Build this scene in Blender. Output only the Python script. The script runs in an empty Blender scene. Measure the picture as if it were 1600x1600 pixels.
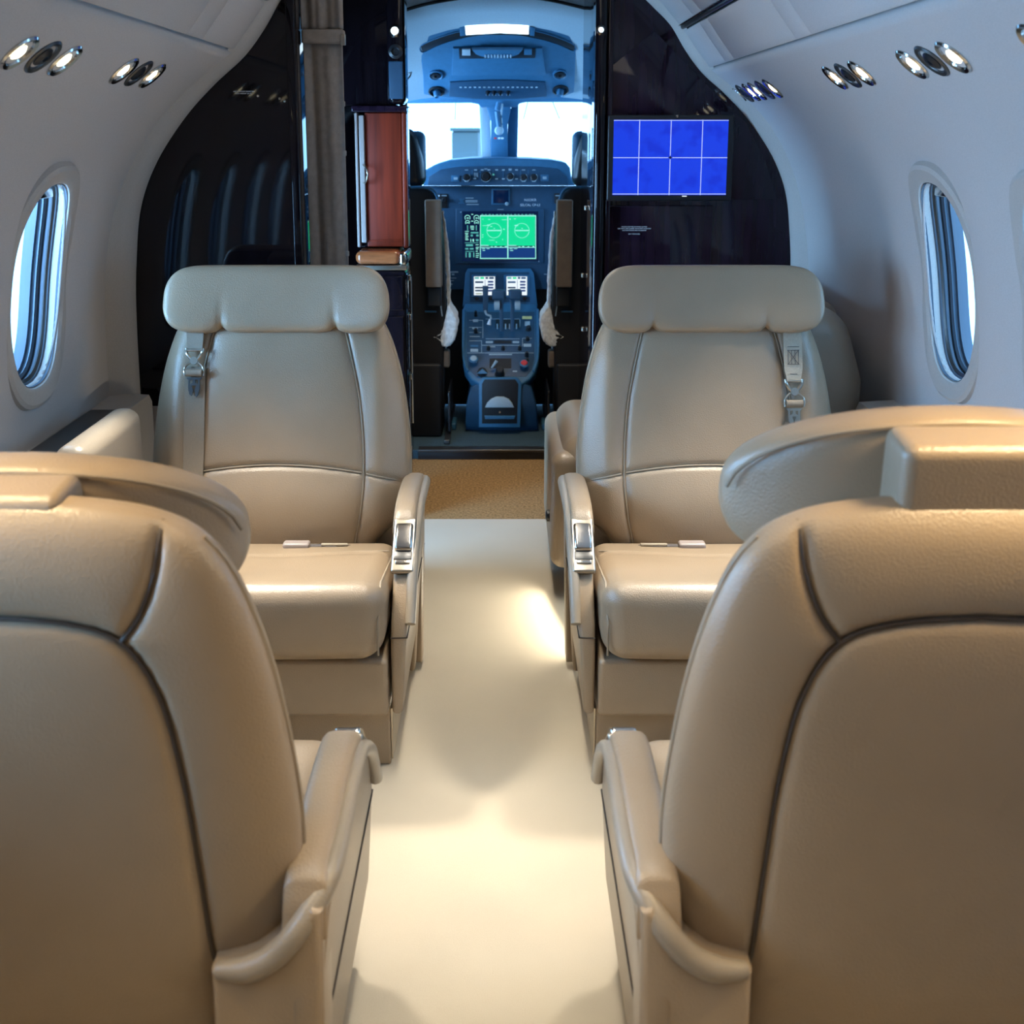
import bpy, bmesh, math, random
import numpy as np
from mathutils import Vector, Matrix

random.seed(4)
S = bpy.context.scene
COL = S.collection
R = math.radians

# ------------------------------------------------------------------ camera, sky, exposure, large lights
CAMH, FPX, TH, PPX, PPY = 1.25, 1800.0, R(12), 780.0, 212 + 1800.0 * math.tan(R(12))
cd = bpy.data.cameras.new('camera')
cam = bpy.data.objects.new('camera', cd)
COL.objects.link(cam)
cam.location = (0, 0, CAMH)
cam.rotation_euler = (R(90) - TH, 0, 0)
cd.sensor_width = 36
cd.lens = 36 * FPX / 1600
cd.shift_x = (800 - PPX) / 1600
cd.shift_y = -(800 - PPY) / 1600
cd.clip_start = 0.02
cd.clip_end = 200
cd.dof.use_dof = True
cd.dof.focus_distance = 2.7
cd.dof.aperture_fstop = 7.0
S.camera = cam

w = bpy.data.worlds.new('sky')
S.world = w
w.use_nodes = True
w.node_tree.nodes['Background'].inputs['Color'].default_value = (0.28, 0.60, 1.0, 1)
w.node_tree.nodes['Background'].inputs['Strength'].default_value = 6.8
S.view_settings.view_transform = 'Standard'
S.view_settings.look = 'None'
S.view_settings.gamma = 1
S.view_settings.exposure = 0.0
S.view_settings.use_curve_mapping = False
try:
    S.cycles.max_bounces = 10
    S.cycles.diffuse_bounces = 5
    S.cycles.glossy_bounces = 5
    S.cycles.transparent_max_bounces = 12
    S.cycles.sample_clamp_indirect = 6
except Exception:
    pass


def area(name, loc, target, sx, sy, power, color, portal=False, spread=180):
    l = bpy.data.lights.new(name, 'AREA')
    l.shape = 'RECTANGLE'
    l.size = sx
    l.size_y = sy
    l.energy = power
    l.color = color
    l.spread = R(spread)
    if portal:
        l.cycles.is_portal = True
    o = bpy.data.objects.new(name, l)
    COL.objects.link(o)
    o.location = loc
    d = Vector(target) - Vector(loc)
    o.rotation_euler = d.to_track_quat('-Z', 'Y').to_euler()
    return o


WARM = (1.0, 0.86, 0.66)
# cabin wash lamps in the ceiling, added fills for the aisle and left daylight
area('ceiling_wash_light', (0, 2.85, 1.765), (0, 2.85, 0), 0.5, 1.0, 1.6, (1.0, 0.9, 0.76))
area('ceiling_wash_light', (0, 0.1, 1.765), (0, 0.1, 0), 0.5, 1.4, 7, (1.0, 0.84, 0.62), spread=100)
area('aisle_fill', (-0.015, 2.2, 1.77), (-0.015, 2.2, 0), 0.06, 2.2, 4.2, (1.0, 0.92, 0.78), spread=50)  # added fill that brightens the aisle carpet, without a fixture
area('entry_ceiling_light', (-0.02, 4.0, 1.72), (-0.02, 4.0, 0), 0.3, 0.4, 3.5, (1.0, 0.80, 0.55), spread=80)
area('left_daylight_fill', (-3.2, 1.9, 0.7), (0.9, 1.9, 0.9), 6.5, 3.0, 2300, (0.30, 0.60, 1.0))  # added light outside the left windows, turns the right wall blue


# ------------------------------------------------------------------ projection helpers for the layout
def ray(px, py):
    """World direction of the line of sight through a place in the photograph."""
    a = (px - PPX) / FPX
    b = (py - PPY) / FPX
    return Vector((a, math.cos(TH) - b * math.sin(TH), -math.sin(TH) - b * math.cos(TH)))


def at(px, py, Y):
    d = ray(px, py)
    return Vector((0, 0, CAMH)) + d * (Y / d.y)


def hit(px, py, p0, n):
    d = ray(px, py)
    c = Vector((0, 0, CAMH))
    return c + d * ((Vector(p0) - c).dot(n) / d.dot(n))


# ------------------------------------------------------------------ materials
def mat(name, col, rough=0.5, metal=0.0, spec=0.5, coat=0.0, noise=None, bump=None, emit=None, estr=1.0, sheen=0.0):
    m = bpy.data.materials.new(name)
    m.use_nodes = True
    nt = m.node_tree
    b = nt.nodes['Principled BSDF']
    b.inputs['Base Color'].default_value = (*col, 1)
    b.inputs['Roughness'].default_value = rough
    b.inputs['Metallic'].default_value = metal
    b.inputs['Specular IOR Level'].default_value = spec
    b.inputs['Coat Weight'].default_value = coat
    b.inputs['Coat Roughness'].default_value = 0.04
    b.inputs['Sheen Weight'].default_value = sheen
    tc = nt.nodes.new('ShaderNodeTexCoord')
    if noise:
        sc, amt = noise[0], noise[1]
        n = nt.nodes.new('ShaderNodeTexNoise')
        n.inputs['Scale'].default_value = sc
        n.inputs['Detail'].default_value = 5
        mp = nt.nodes.new('ShaderNodeMapping')
        if len(noise) > 2:
            mp.inputs['Scale'].default_value = noise[2]
        nt.links.new(tc.outputs['Object'], mp.inputs['Vector'])
        nt.links.new(mp.outputs['Vector'], n.inputs['Vector'])
        r = nt.nodes.new('ShaderNodeValToRGB')
        r.color_ramp.elements[0].position = 0.3
        r.color_ramp.elements[1].position = 0.7
        r.color_ramp.elements[0].color = (*[c * (1 - amt) for c in col], 1)
        r.color_ramp.elements[1].color = (*[min(1, c * (1 + amt)) for c in col], 1)
        nt.links.new(n.outputs['Fac'], r.inputs['Fac'])
        nt.links.new(r.outputs['Color'], b.inputs['Base Color'])
    if bump:
        sc, st = bump[0], bump[1]
        if len(bump) > 2 and bump[2] == 'voronoi':
            n = nt.nodes.new('ShaderNodeTexVoronoi')
            out = 'Distance'
        else:
            n = nt.nodes.new('ShaderNodeTexNoise')
            n.inputs['Detail'].default_value = 4
            out = 'Fac'
        n.inputs['Scale'].default_value = sc
        nt.links.new(tc.outputs['Object'], n.inputs['Vector'])
        bp = nt.nodes.new('ShaderNodeBump')
        bp.inputs['Strength'].default_value = st
        bp.inputs['Distance'].default_value = 0.002
        nt.links.new(n.outputs[out], bp.inputs['Height'])
        nt.links.new(bp.outputs['Normal'], b.inputs['Normal'])
    if emit:
        b.inputs['Emission Color'].default_value = (*emit, 1)
        b.inputs['Emission Strength'].default_value = estr
    return m


M = {}
M['leather'] = mat('leather', (0.325, 0.245, 0.165), 0.33, spec=0.6, noise=(7, 0.06), bump=(420, 0.22, 'voronoi'))
M['leather2'] = mat('leather_rail', (0.30, 0.255, 0.20), 0.3, spec=0.5, noise=(9, 0.05), bump=(420, 0.15, 'voronoi'))
M['piping'] = mat('piping_leather', (0.30, 0.24, 0.17), 0.5)
M['pipedark'] = mat('dark_piping', (0.05, 0.035, 0.025), 0.6)
M['lining'] = mat('cabin_lining', (0.52, 0.49, 0.475), 0.75, noise=(260, 0.07, (1, 1, 3)), bump=(600, 0.25))
M['lintrim'] = mat('lining_trim', (0.46, 0.43, 0.40), 0.6, noise=(300, 0.05), bump=(700, 0.15))
M['carpet'] = mat('cream_carpet', (0.52, 0.455, 0.35), 0.95, spec=0.1, noise=(5, 0.035), bump=(900, 0.8), sheen=0.2)
M['mat'] = mat('brown_carpet', (0.30, 0.19, 0.09), 0.95, spec=0.1, noise=(120, 0.45), bump=(500, 0.8))
M['cockcarpet'] = mat('dark_blue_carpet', (0.05, 0.09, 0.12), 0.95, spec=0.1, noise=(300, 0.4), bump=(700, 0.6))
M['gloss'] = mat('black_lacquer', (0.006, 0.004, 0.006), 0.045, spec=0.36, coat=0.0, noise=(4, 0.4, (14, 14, 1)))
M['glosspurple'] = mat('dark_plum_lacquer', (0.014, 0.007, 0.015), 0.07, spec=0.42, coat=0.0, noise=(3, 0.4, (14, 14, 1)))
M['black'] = mat('matt_black', (0.006, 0.007, 0.010), 0.6)
M['blackp'] = mat('black_plastic', (0.012, 0.014, 0.018), 0.35)
M['redwood'] = mat('red_mahogany', (0.17, 0.018, 0.005), 0.4, spec=0.3, coat=0.0, noise=(6, 0.35, (9, 9, 0.6)))
M['topwood'] = mat('polished_wood_top', (0.30, 0.09, 0.03), 0.25, coat=0.2, noise=(6, 0.3, (2, 9, 9)))
M['cream'] = mat('cream_enamel', (0.34, 0.29, 0.27), 0.35)
M['chrome'] = mat('chrome', (0.62, 0.59, 0.55), 0.16, metal=1)
M['satin'] = mat('satin_nickel', (0.46, 0.41, 0.34), 0.30, metal=1)
M['darkmetal'] = mat('dark_metal', (0.10, 0.10, 0.10), 0.35, metal=0.8)
M['webbing'] = mat('belt_webbing', (0.25, 0.20, 0.145), 0.7, noise=(200, 0.1, (6, 1, 1)), bump=(900, 0.4))
M['webbing2'] = mat('pale_belt_webbing', (0.42, 0.36, 0.27), 0.6, noise=(200, 0.08), bump=(900, 0.4))
M['thread'] = mat('dark_thread', (0.09, 0.08, 0.08), 0.8)
M['curtain'] = mat('curtain_cloth', (0.25, 0.215, 0.19), 0.85, noise=(60, 0.12), bump=(400, 0.3))
M['castpl'] = mat('blue_cast_plastic', (0.032, 0.14, 0.26), 0.5, noise=(40, 0.08), bump=(500, 0.15))  # blue cast of the daylight put into the plastic's colour
M['castdk'] = mat('dark_cast_plastic', (0.016, 0.062, 0.12), 0.5, noise=(40, 0.08), bump=(500, 0.15))  # darker cockpit plastic, daylight's blue mixed into its colour too
M['headliner'] = mat('cockpit_headliner', (0.36, 0.46, 0.52), 0.8, noise=(200, 0.06), bump=(600, 0.3))
M['fleece'] = mat('sheepskin', (0.80, 0.84, 0.85), 0.95, noise=(60, 0.2), bump=(220, 1.0), sheen=0.6)
M['pad'] = mat('tan_pad', (0.17, 0.13, 0.095), 0.6, noise=(30, 0.1), bump=(500, 0.4))
M['white'] = mat('white_marking', (0.75, 0.8, 0.85), 0.5)
M['red'] = mat('red_marking', (0.6, 0.03, 0.04), 0.5)
M['yellow'] = mat('yellow_marking', (0.75, 0.7, 0.3), 0.5)
M['scrblue'] = mat('screen_blue', (0.01, 0.01, 0.02), 0.25, emit=(0.035, 0.075, 0.86), estr=0.95)
M['scrline'] = mat('screen_line', (0.02, 0.02, 0.02), 0.3, emit=(0.5, 0.6, 1.0), estr=1.0)
M['scrgreen'] = mat('screen_green', (0.01, 0.02, 0.01), 0.3, emit=(0.0, 0.76, 0.33), estr=0.95)
M['scrnavy'] = mat('screen_navy', (0.01, 0.01, 0.02), 0.3, emit=(0.0, 0.04, 0.21), estr=0.9)
M['scrdark'] = mat('screen_dark', (0.004, 0.004, 0.01), 0.2, emit=(0.0, 0.012, 0.06), estr=0.7)
M['scrcyan'] = mat('screen_cyan', (0.02, 0.02, 0.02), 0.3, emit=(0.35, 1.0, 0.85), estr=0.95)
M['scrteal'] = mat('screen_teal', (0.02, 0.02, 0.02), 0.3, emit=(0.12, 0.62, 0.58), estr=0.7)
M['scrwhite'] = mat('screen_white', (0.02, 0.02, 0.02), 0.3, emit=(0.85, 0.95, 1.0), estr=1.0)
M['lamp'] = mat('lamp_lens', (0.8, 0.8, 0.7), 0.3, emit=(1.0, 0.88, 0.58), estr=5.0)
M['lampw'] = mat('white_lamp_lens', (0.8, 0.8, 0.8), 0.3, emit=(0.75, 0.92, 1.0), estr=3.0)
M['hangar'] = mat('pale_cladding', (0.07, 0.085, 0.08), 0.7)
M['apron'] = mat('apron_concrete', (0.6, 0.6, 0.6), 0.9, noise=(3, 0.1))
M['shade'] = mat('window_shade', (0.04, 0.06, 0.085), 0.7)
M['reveal'] = mat('window_reveal', (0.06, 0.08, 0.11), 0.5)

# thin clear pane
g = bpy.data.materials.new('clear_pane')
g.use_nodes = True
nt = g.node_tree
nt.nodes.clear()
o_ = nt.nodes.new('ShaderNodeOutputMaterial')
mx = nt.nodes.new('ShaderNodeMixShader')
tr = nt.nodes.new('ShaderNodeBsdfTransparent')
tr.inputs['Color'].default_value = (0.93, 0.97, 1, 1)
gl = nt.nodes.new('ShaderNodeBsdfGlossy')
gl.inputs['Roughness'].default_value = 0.02
mx.inputs[0].default_value = 0.07
nt.links.new(tr.outputs[0], mx.inputs[1])
nt.links.new(gl.outputs[0], mx.inputs[2])
nt.links.new(mx.outputs[0], o_.inputs[0])
M['glass'] = g


# ------------------------------------------------------------------ object helpers
def empty(name, loc=(0, 0, 0), rz=0.0):
    o = bpy.data.objects.new(name, None)
    COL.objects.link(o)
    o.location = loc
    o.rotation_euler = (0, 0, rz)
    o.empty_display_size = 0.05
    return o


def tag(o, label, cat, group=None, kind=None):
    if label:
        o['label'] = label
    if cat:
        o['category'] = cat
    if group:
        o['group'] = group
    if kind:
        o['kind'] = kind
    return o


def link(name, me, m, parent=None, smooth=True, angle=40):
    if isinstance(m, str):
        m = M[m]
    me.materials.append(m)
    if smooth:
        me.polygons.foreach_set('use_smooth', [True] * len(me.polygons))
        if angle:
            me.set_sharp_from_angle(angle=R(angle))
    o = bpy.data.objects.new(name, me)
    COL.objects.link(o)
    if parent is not None:
        o.parent = parent
    return o


def mk(name, vs, fs, m, parent=None, smooth=True, angle=40, fix=True):
    me = bpy.data.meshes.new(name)
    me.from_pydata([tuple(v) for v in vs], [], fs)
    if fix:
        bm = bmesh.new()
        bm.from_mesh(me)
        bmesh.ops.remove_doubles(bm, verts=bm.verts, dist=1e-6)
        bmesh.ops.recalc_face_normals(bm, faces=bm.faces)
        bm.to_mesh(me)
        bm.free()
    me.update()
    return link(name, me, m, parent, smooth, angle)


class MB:
    """Collects shapes that belong to ONE part."""
    def __init__(s):
        s.v, s.f = [], []

    def add(s, vs, fs):
        k = len(s.v)
        s.v += [tuple(v) for v in vs]
        s.f += [tuple(i + k for i in f) for f in fs]
        return s

    def build(s, name, m, parent=None, smooth=True, angle=40):
        return mk(name, s.v, s.f, m, parent, smooth, angle)


def box_vf(c, h, r=0.0, k=2, mid=1, fn=None, rot=None):
    """Rounded box: centre c, half sizes h, corner radius r."""
    h = [float(x) for x in h]
    r = min(r, min(h) * 0.999)
    if r <= 0:
        axes = [[-h[i], h[i]] for i in range(3)]
        if mid > 1:
            axes = [list(np.linspace(-h[i], h[i], mid + 1)) for i in range(3)]
    else:
        axes = []
        for i in range(3):
            a = [h[i] - r + r * math.tan(q * math.pi / 4 / k) for q in range(k + 1)]
            a[-1] = h[i]
            inner = list(np.linspace(-(h[i] - r), h[i] - r, mid + 1)) if h[i] - r > 1e-5 else [0.0]
            A = [-x for x in a[::-1][:-1]] + inner + a[1:]
            axes.append(A)
    vs, fs, ids = [], [], {}

    def vid(p):
        key = (round(p[0], 7), round(p[1], 7), round(p[2], 7))
        if key in ids:
            return ids[key]
        q = list(p)
        if r > 0:
            cl = [max(-(h[i] - r), min(h[i] - r, q[i])) for i in range(3)]
            d = [q[i] - cl[i] for i in range(3)]
            L = math.sqrt(sum(x * x for x in d)) or 1
            q = [cl[i] + d[i] / L * r for i in range(3)]
        v = Vector(q)
        if fn:
            v = Vector(fn(v.x, v.y, v.z))
        if rot is not None:
            v = rot @ v
        vs.append(v + Vector(c))
        ids[key] = len(vs) - 1
        return ids[key]
    for ax in range(3):
        b_, c_ = (ax + 1) % 3, (ax + 2) % 3
        for sgn in (-1, 1):
            for i in range(len(axes[b_]) - 1):
                for j in range(len(axes[c_]) - 1):
                    quad = []
                    for (di, dj) in ((0, 0), (1, 0), (1, 1), (0, 1)):
                        p = [0, 0, 0]
                        p[ax] = sgn * h[ax]
                        p[b_] = axes[b_][i + di]
                        p[c_] = axes[c_][j + dj]
                        quad.append(vid(p))
                    if sgn < 0:
                        quad = quad[::-1]
                    if len(set(quad)) >= 3:
                        fs.append(tuple(dict.fromkeys(quad)))
    return vs, fs


def box(name, c, h, m, parent=None, r=0.0, k=2, mid=1, fn=None, rot=None, angle=40):
    vs, fs = box_vf(c, h, r, k, mid, fn, rot)
    return mk(name, vs, fs, m, parent, True, angle)


def slab(name, x0, x1, y0, y1, z0, z1, m, parent=None, r=0.004, **kw):
    return box(name, ((x0 + x1) / 2, (y0 + y1) / 2, (z0 + z1) / 2), (abs(x1 - x0) / 2, abs(y1 - y0) / 2, abs(z1 - z0) / 2), m, parent, r=r, **kw)


def prism_vf(pts, off, bevel=0.0, seg=2):
    """Polygon (3D points in one plane) extruded by vector off, rim edges bevelled."""
    bm = bmesh.new()
    a = [bm.verts.new(p) for p in pts]
    f = bm.faces.new(a)
    ret = bmesh.ops.extrude_face_region(bm, geom=[f])
    nv = [e for e in ret['geom'] if isinstance(e, bmesh.types.BMVert)]
    for v in nv:
        v.co += Vector(off)
    bmesh.ops.recalc_face_normals(bm, faces=bm.faces)
    if bevel > 0:
        S1, S2 = set(a), set(nv)
        ed = [e for e in bm.edges if (e.verts[0] in S1 and e.verts[1] in S1) or (e.verts[0] in S2 and e.verts[1] in S2)]
        bmesh.ops.bevel(bm, geom=ed, offset=bevel, segments=seg, affect='EDGES', profile=0.5, clamp_overlap=True)
    bm.verts.index_update()
    vs = [v.co.copy() for v in bm.verts]
    fs = [tuple(v.index for v in f.verts) for f in bm.faces]
    bm.free()
    return vs, fs


def prism(name, pts, off, m, parent=None, bevel=0.0, seg=2, angle=35):
    vs, fs = prism_vf([Vector(p) for p in pts], off, bevel, seg)
    return mk(name, vs, fs, m, parent, True, angle)


def smooth_path(pts, n=8, closed=False):
    """Catmull-Rom through points."""
    P = [Vector(p) for p in pts]
    out = []
    L = len(P)
    rng = L if closed else L - 1
    for i in range(rng):
        if closed:
            p0, p1, p2, p3 = P[i - 1], P[i], P[(i + 1) % L], P[(i + 2) % L]
        else:
            p0, p1, p2, p3 = P[max(i - 1, 0)], P[i], P[i + 1], P[min(i + 2, L - 1)]
        for j in range(n):
            t = j / n
            out.append(0.5 * ((2 * p1) + (p2 - p0) * t + (2 * p0 - 5 * p1 + 4 * p2 - p3) * t * t + (3 * p1 - p0 - 3 * p2 + p3) * t ** 3))
    if not closed:
        out.append(P[-1])
    return out


def tube_vf(path, rad, sides=8, closed=False, ref=Vector((0, 0, 1)), flat=1.0):
    """Tube along a path; rad a number or a list; flat squashes it across ref."""
    n = len(path)
    vs, fs = [], []
    for i, p in enumerate(path):
        if closed:
            t = path[(i + 1) % n] - path[i - 1]
        else:
            t = path[min(i + 1, n - 1)] - path[max(i - 1, 0)]
        t = t.normalized()
        a = ref - t * ref.dot(t)
        if a.length < 1e-3:
            a = Vector((1, 0, 0)) - t * t.x
        a.normalize()
        b = t.cross(a)
        rr = rad[i] if isinstance(rad, (list, tuple)) else rad
        for k in range(sides):
            an = 2 * math.pi * k / sides
            vs.append(p + a * math.cos(an) * rr * flat + b * math.sin(an) * rr)
    rng = n if closed else n - 1
    for i in range(rng):
        for k in range(sides):
            j = (i + 1) % n
            fs.append((i * sides + k, i * sides + (k + 1) % sides, j * sides + (k + 1) % sides, j * sides + k))
    if not closed:
        fs.append(tuple(range(sides))[::-1])
        fs.append(tuple(range((n - 1) * sides, n * sides)))
    return vs, fs


def tube(name, path, rad, m, parent=None, sides=8, closed=False, **kw):
    vs, fs = tube_vf([Vector(p) for p in path], rad, sides, closed, **kw)
    return mk(name, vs, fs, m, parent, True, 60)


def lathe_vf(prof, c, axis, n=24):
    """prof: (radius, height along axis)."""
    ax = Vector(axis).normalized()
    a = ax.orthogonal().normalized()
    b = ax.cross(a)
    vs, fs = [], []
    for (r, h) in prof:
        for k in range(n):
            an = 2 * math.pi * k / n
            vs.append(Vector(c) + ax * h + (a * math.cos(an) + b * math.sin(an)) * max(r, 1e-5))
    for i in range(len(prof) - 1):
        for k in range(n):
            fs.append((i * n + k, i * n + (k + 1) % n, (i + 1) * n + (k + 1) % n, (i + 1) * n + k))
    fs.append(tuple(range(n))[::-1])
    fs.append(tuple(range((len(prof) - 1) * n, len(prof) * n)))
    return vs, fs


def lathe(name, prof, c, axis, m, parent=None, n=24, angle=35):
    vs, fs = lathe_vf(prof, c, axis, n)
    return mk(name, vs, fs, m, parent, True, angle)


def text(name, s, size, o, right, up, m, parent=None, align='CENTER', ext=0.0004):
    """Flat lettering as a mesh; o = its anchor, right/up = its directions."""
    c = bpy.data.curves.new(name, 'FONT')
    c.body = s
    c.size = size
    c.align_x = align
    c.align_y = 'CENTER'
    c.extrude = ext
    c.resolution_u = 2
    t = bpy.data.objects.new('tmp', c)
    COL.objects.link(t)
    dg = bpy.context.evaluated_depsgraph_get()
    me = bpy.data.meshes.new_from_object(t.evaluated_get(dg))
    bpy.data.objects.remove(t)
    bpy.data.curves.remove(c)
    r_, u_ = Vector(right).normalized(), Vector(up).normalized()
    n_ = r_.cross(u_)
    mt = Matrix((r_, u_, n_)).transposed().to_4x4()
    mt.translation = Vector(o)
    me.transform(mt)
    me.name = name
    me.materials.clear()
    return link(name, me, m, parent, False, 0)


#EOF_HELPERS
# ------------------------------------------------------------------ the cabin shell
PROF = [(0.80, 0.0), (0.905, 0.20), (0.955, 0.42), (0.968, 0.60), (0.968, 0.80), (0.955, 0.95), (0.925, 1.08), (0.875, 1.19),
        (0.800, 1.295), (0.715, 1.375), (0.630, 1.440)]
UPPER = [(0.628, 1.444), (0.585, 1.50), (0.545, 1.555), (0.505, 1.60), (0.44, 1.665), (0.33, 1.735), (0.17, 1.785), (0.0, 1.80)]
LOW = [(p.x, p.z) for p in smooth_path([(x, 0, z) for x, z in PROF], 10)]
UPP = [(p.x, p.z) for p in smooth_path([(x, 0, z) for x, z in UPPER], 8)]


class Prof:
    def __init__(s, pts):
        s.p = np.array(pts)
        d = np.hypot(np.diff(s.p[:, 0]), np.diff(s.p[:, 1]))
        s.s = np.concatenate([[0], np.cumsum(d)])
        s.L = s.s[-1]

    def at(s, t):
        return float(np.interp(t, s.s, s.p[:, 0])), float(np.interp(t, s.s, s.p[:, 1]))

    def nrm(s, t):           # inward normal (towards the cabin axis)
        a, b = s.at(max(t - 0.01, 0)), s.at(min(t + 0.01, s.L))
        dx, dz = b[0] - a[0], b[1] - a[1]
        L = math.hypot(dx, dz)
        return -dz / L, dx / L

    def s_of_z(s, z):
        return float(np.interp(z, s.p[:, 1], s.s))


PL, PU = Prof(LOW), Prof(UPP)
WZ, WPITCH = 0.955, 0.50
WA, WB = 0.128, 0.212          # half width, half height of the window opening
SC = PL.s_of_z(WZ)


def scallop(Y, s, cs):
    u = (Y - cs) / WPITCH
    k = 0.5 * (1 - math.cos(2 * math.pi * u))
    f = max(0.0, 1 - ((s - SC) / 0.42) ** 2)
    return 0.030 * k ** 1.3 * f * f


def wallpt(side, Y, s, off=0.0, cs=2.36):
    x, z = PL.at(s)
    nx, nz = PL.nrm(s)
    o = off + (scallop(Y, s, cs) if off == 0 or off is None else 0)
    x += nx * o
    z += nz * o
    return Vector((side * x, Y, z))


def build_wall(side, y0, y1, name, wins, cs):
    vs, fs = [], []
    s0, s1 = SC - 0.27, SC + 0.26
    NY, NS = 16, 16
    cells = []
    y = y0
    for c in wins:
        if c - 0.25 > y + 1e-6:
            cells.append((y, c - 0.25, None))
        cells.append((c - 0.25, c + 0.25, c))
        y = c + 0.25
    if y < y1 - 1e-6:
        cells.append((y, y1, None))

    def grid(ya, yb, sa, sb, ny, ns):
        k = len(vs)
        for i in range(ny + 1):
            for j in range(ns + 1):
                vs.append(wallpt(side, ya + (yb - ya) * i / ny, sa + (sb - sa) * j / ns, 0, cs))
        for i in range(ny):
            for j in range(ns):
                a = k + i * (ns + 1) + j
                fs.append((a, a + 1, a + ns + 2, a + ns + 1))
    for (ya, yb, c) in cells:
        grid(ya, yb, 0, s0, NY, 12)
        grid(ya, yb, s1, PL.L, NY, 14)
        if c is None:
            grid(ya, yb, s0, s1, NY, NS)
            continue
        bd = []
        for i in range(NY):
            bd.append((ya + (yb - ya) * i / NY, s0))
        for j in range(NS):
            bd.append((yb, s0 + (s1 - s0) * j / NS))
        for i in range(NY):
            bd.append((yb + (ya - yb) * i / NY, s1))
        for j in range(NS):
            bd.append((ya, s1 + (s0 - s1) * j / NS))
        K = 7
        k = len(vs)
        N = len(bd)
        for q in range(K + 1):
            f = (q / K) ** 1.4
            for (Y, s) in bd:
                an = math.atan2((s - SC) / 0.26 * WB, (Y - c) / 0.25 * WA)
                an = math.atan2((s - SC) * 0.25, (Y - c) * 0.265)
                hY, hs = oval(an, WA, WB)
                vs.append(wallpt(side, (c + hY) * (1 - f) + Y * f, (SC + hs) * (1 - f) + s * f, 0, cs))
        for q in range(K):
            for i in range(N):
                fs.append((k + q * N + i, k + q * N + (i + 1) % N, k + (q + 1) * N + (i + 1) % N, k + (q + 1) * N + i))
    me = bpy.data.meshes.new(name)
    me.from_pydata([tuple(v) for v in vs], [], fs)
    bm = bmesh.new()
    bm.from_mesh(me)
    bmesh.ops.remove_doubles(bm, verts=bm.verts, dist=1e-5)
    for f in bm.faces:
        f.normal_update()
        if f.normal.x * side > 0.0 and abs(f.normal.x) > 0.1 or f.normal.z > 0.3:
            f.normal_flip()
    bm.to_mesh(me)
    bm.free()
    o = link(name, me, M['lining'], None, True, 0)
    o['kind'] = 'structure'
    sol = o.modifiers.new('thick', 'SOLIDIFY')
    sol.thickness = 0.02
    sol.offset = -1
    return o


def oval(an, a, b, p=2.5):
    c, s = math.cos(an), math.sin(an)
    r = (abs(c / a) ** p + abs(s / b) ** p) ** (-1 / p)
    return r * c, r * s


def build_window(side, c, n, cs):
    N = 64
    nx, nz = PL.nrm(SC)

    def ring(a, b, off, p=2.5):
        out = []
        for i in range(N):
            an = 2 * math.pi * i / N
            hY, hs = oval(an, a, b, p)
            # far from the wall plane the rings follow the wall near it, flatten outwards
            w_ = wallpt(side, c + hY, SC + hs, off if off else 1e-9, cs)
            out.append(w_)
        return out

    def skin(rings, close=True):
        vs, fs = [], []
        for r in rings:
            vs += r
        for q in range(len(rings) - 1):
            for i in range(N):
                fs.append((q * N + i, q * N + (i + 1) % N, (q + 1) * N + (i + 1) % N, (q + 1) * N + i))
        return vs, fs
    root = empty('window_%d' % n, wallpt(side, c, SC, -0.03, cs))
    root['kind'] = 'structure'
    inv = -Vector(root.location)

    def put(name, vf, m):
        vs, fs = vf
        o = mk(name, [v + inv for v in vs], fs, m, root, True, 30)
        return o
    # bezel: a shallow raised race-track plate round the opening
    put('window_bezel', skin([ring(0.168, 0.262, -0.004, 2.6), ring(0.165, 0.258, 0.012, 2.6), ring(0.158, 0.250, 0.017, 2.6), ring(0.139, 0.226, 0.017), ring(0.131, 0.217, 0.012),
                              ring(0.128, 0.212, 0.0), ring(0.128, 0.212, -0.015)]), 'lintrim')
    put('window_reveal', skin([ring(0.129, 0.213, 0.008), ring(0.128, 0.212, -0.010), ring(0.124, 0.208, -0.012), ring(0.123, 0.207, -0.028), ring(0.128, 0.212, -0.030), ring(0.124, 0.208, -0.046), ring(0.118, 0.200, -0.048), ring(0.118, 0.200, -0.07)]), 'reveal')
    for (q, off) in ((0.119, -0.018), (0.117, -0.036)):
        put('shade_track', skin([ring(q + 0.006, q + 0.088, off + 0.004), ring(q, q + 0.082, off), ring(q + 0.006, q + 0.088, off - 0.006)]), 'darkmetal' if off > -0.03 else 'shade')
    # pane
    rr = ring(0.120, 0.202, -0.056)
    cen = wallpt(side, c, SC, -0.056, cs)
    put('window_pane', (rr + [cen], [(i, (i + 1) % N, N) for i in range(N)]), 'glass')
    # retracted shade with its pull at the top
    vs, fs = box_vf((0, 0, 0), (0.006, 0.055, 0.018), 0.004)
    p = wallpt(side, c, SC + 0.188, -0.02, cs)
    put('shade_pull', ([v + p for v in vs], fs), 'chrome')
    vs, fs = [], []
    K = 5
    for q in range(K + 1):
        s = SC + 0.178 + 0.03 * q / K
        h = 0.075 - 0.03 * q / K
        for Y in (c - h, c + h):
            vs.append(wallpt(side, Y, s, -0.035 if q % 2 else -0.045, cs))
    fs = [(2 * q, 2 * q + 1, 2 * q + 3, 2 * q + 2) for q in range(K)]
    put('window_shade', (vs, fs), 'shade')
    if c < (0.5 if side < 0 else 1.2):
        # unseen window: shade added as drawn, to keep blue daylight off the seats
        rr = ring(0.125, 0.209, -0.012)
        put('window_shade', (rr + [wallpt(side, c, SC, -0.012, cs)], [(i, (i + 1) % N, N) for i in range(N)]), 'lintrim')
        return root
    area('window_daylight', wallpt(side, c, SC, -0.105, cs), wallpt(side, c, SC, 0.5, cs), 0.25, 0.42, 1, (1, 1, 1), portal=True)
    return root


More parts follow.
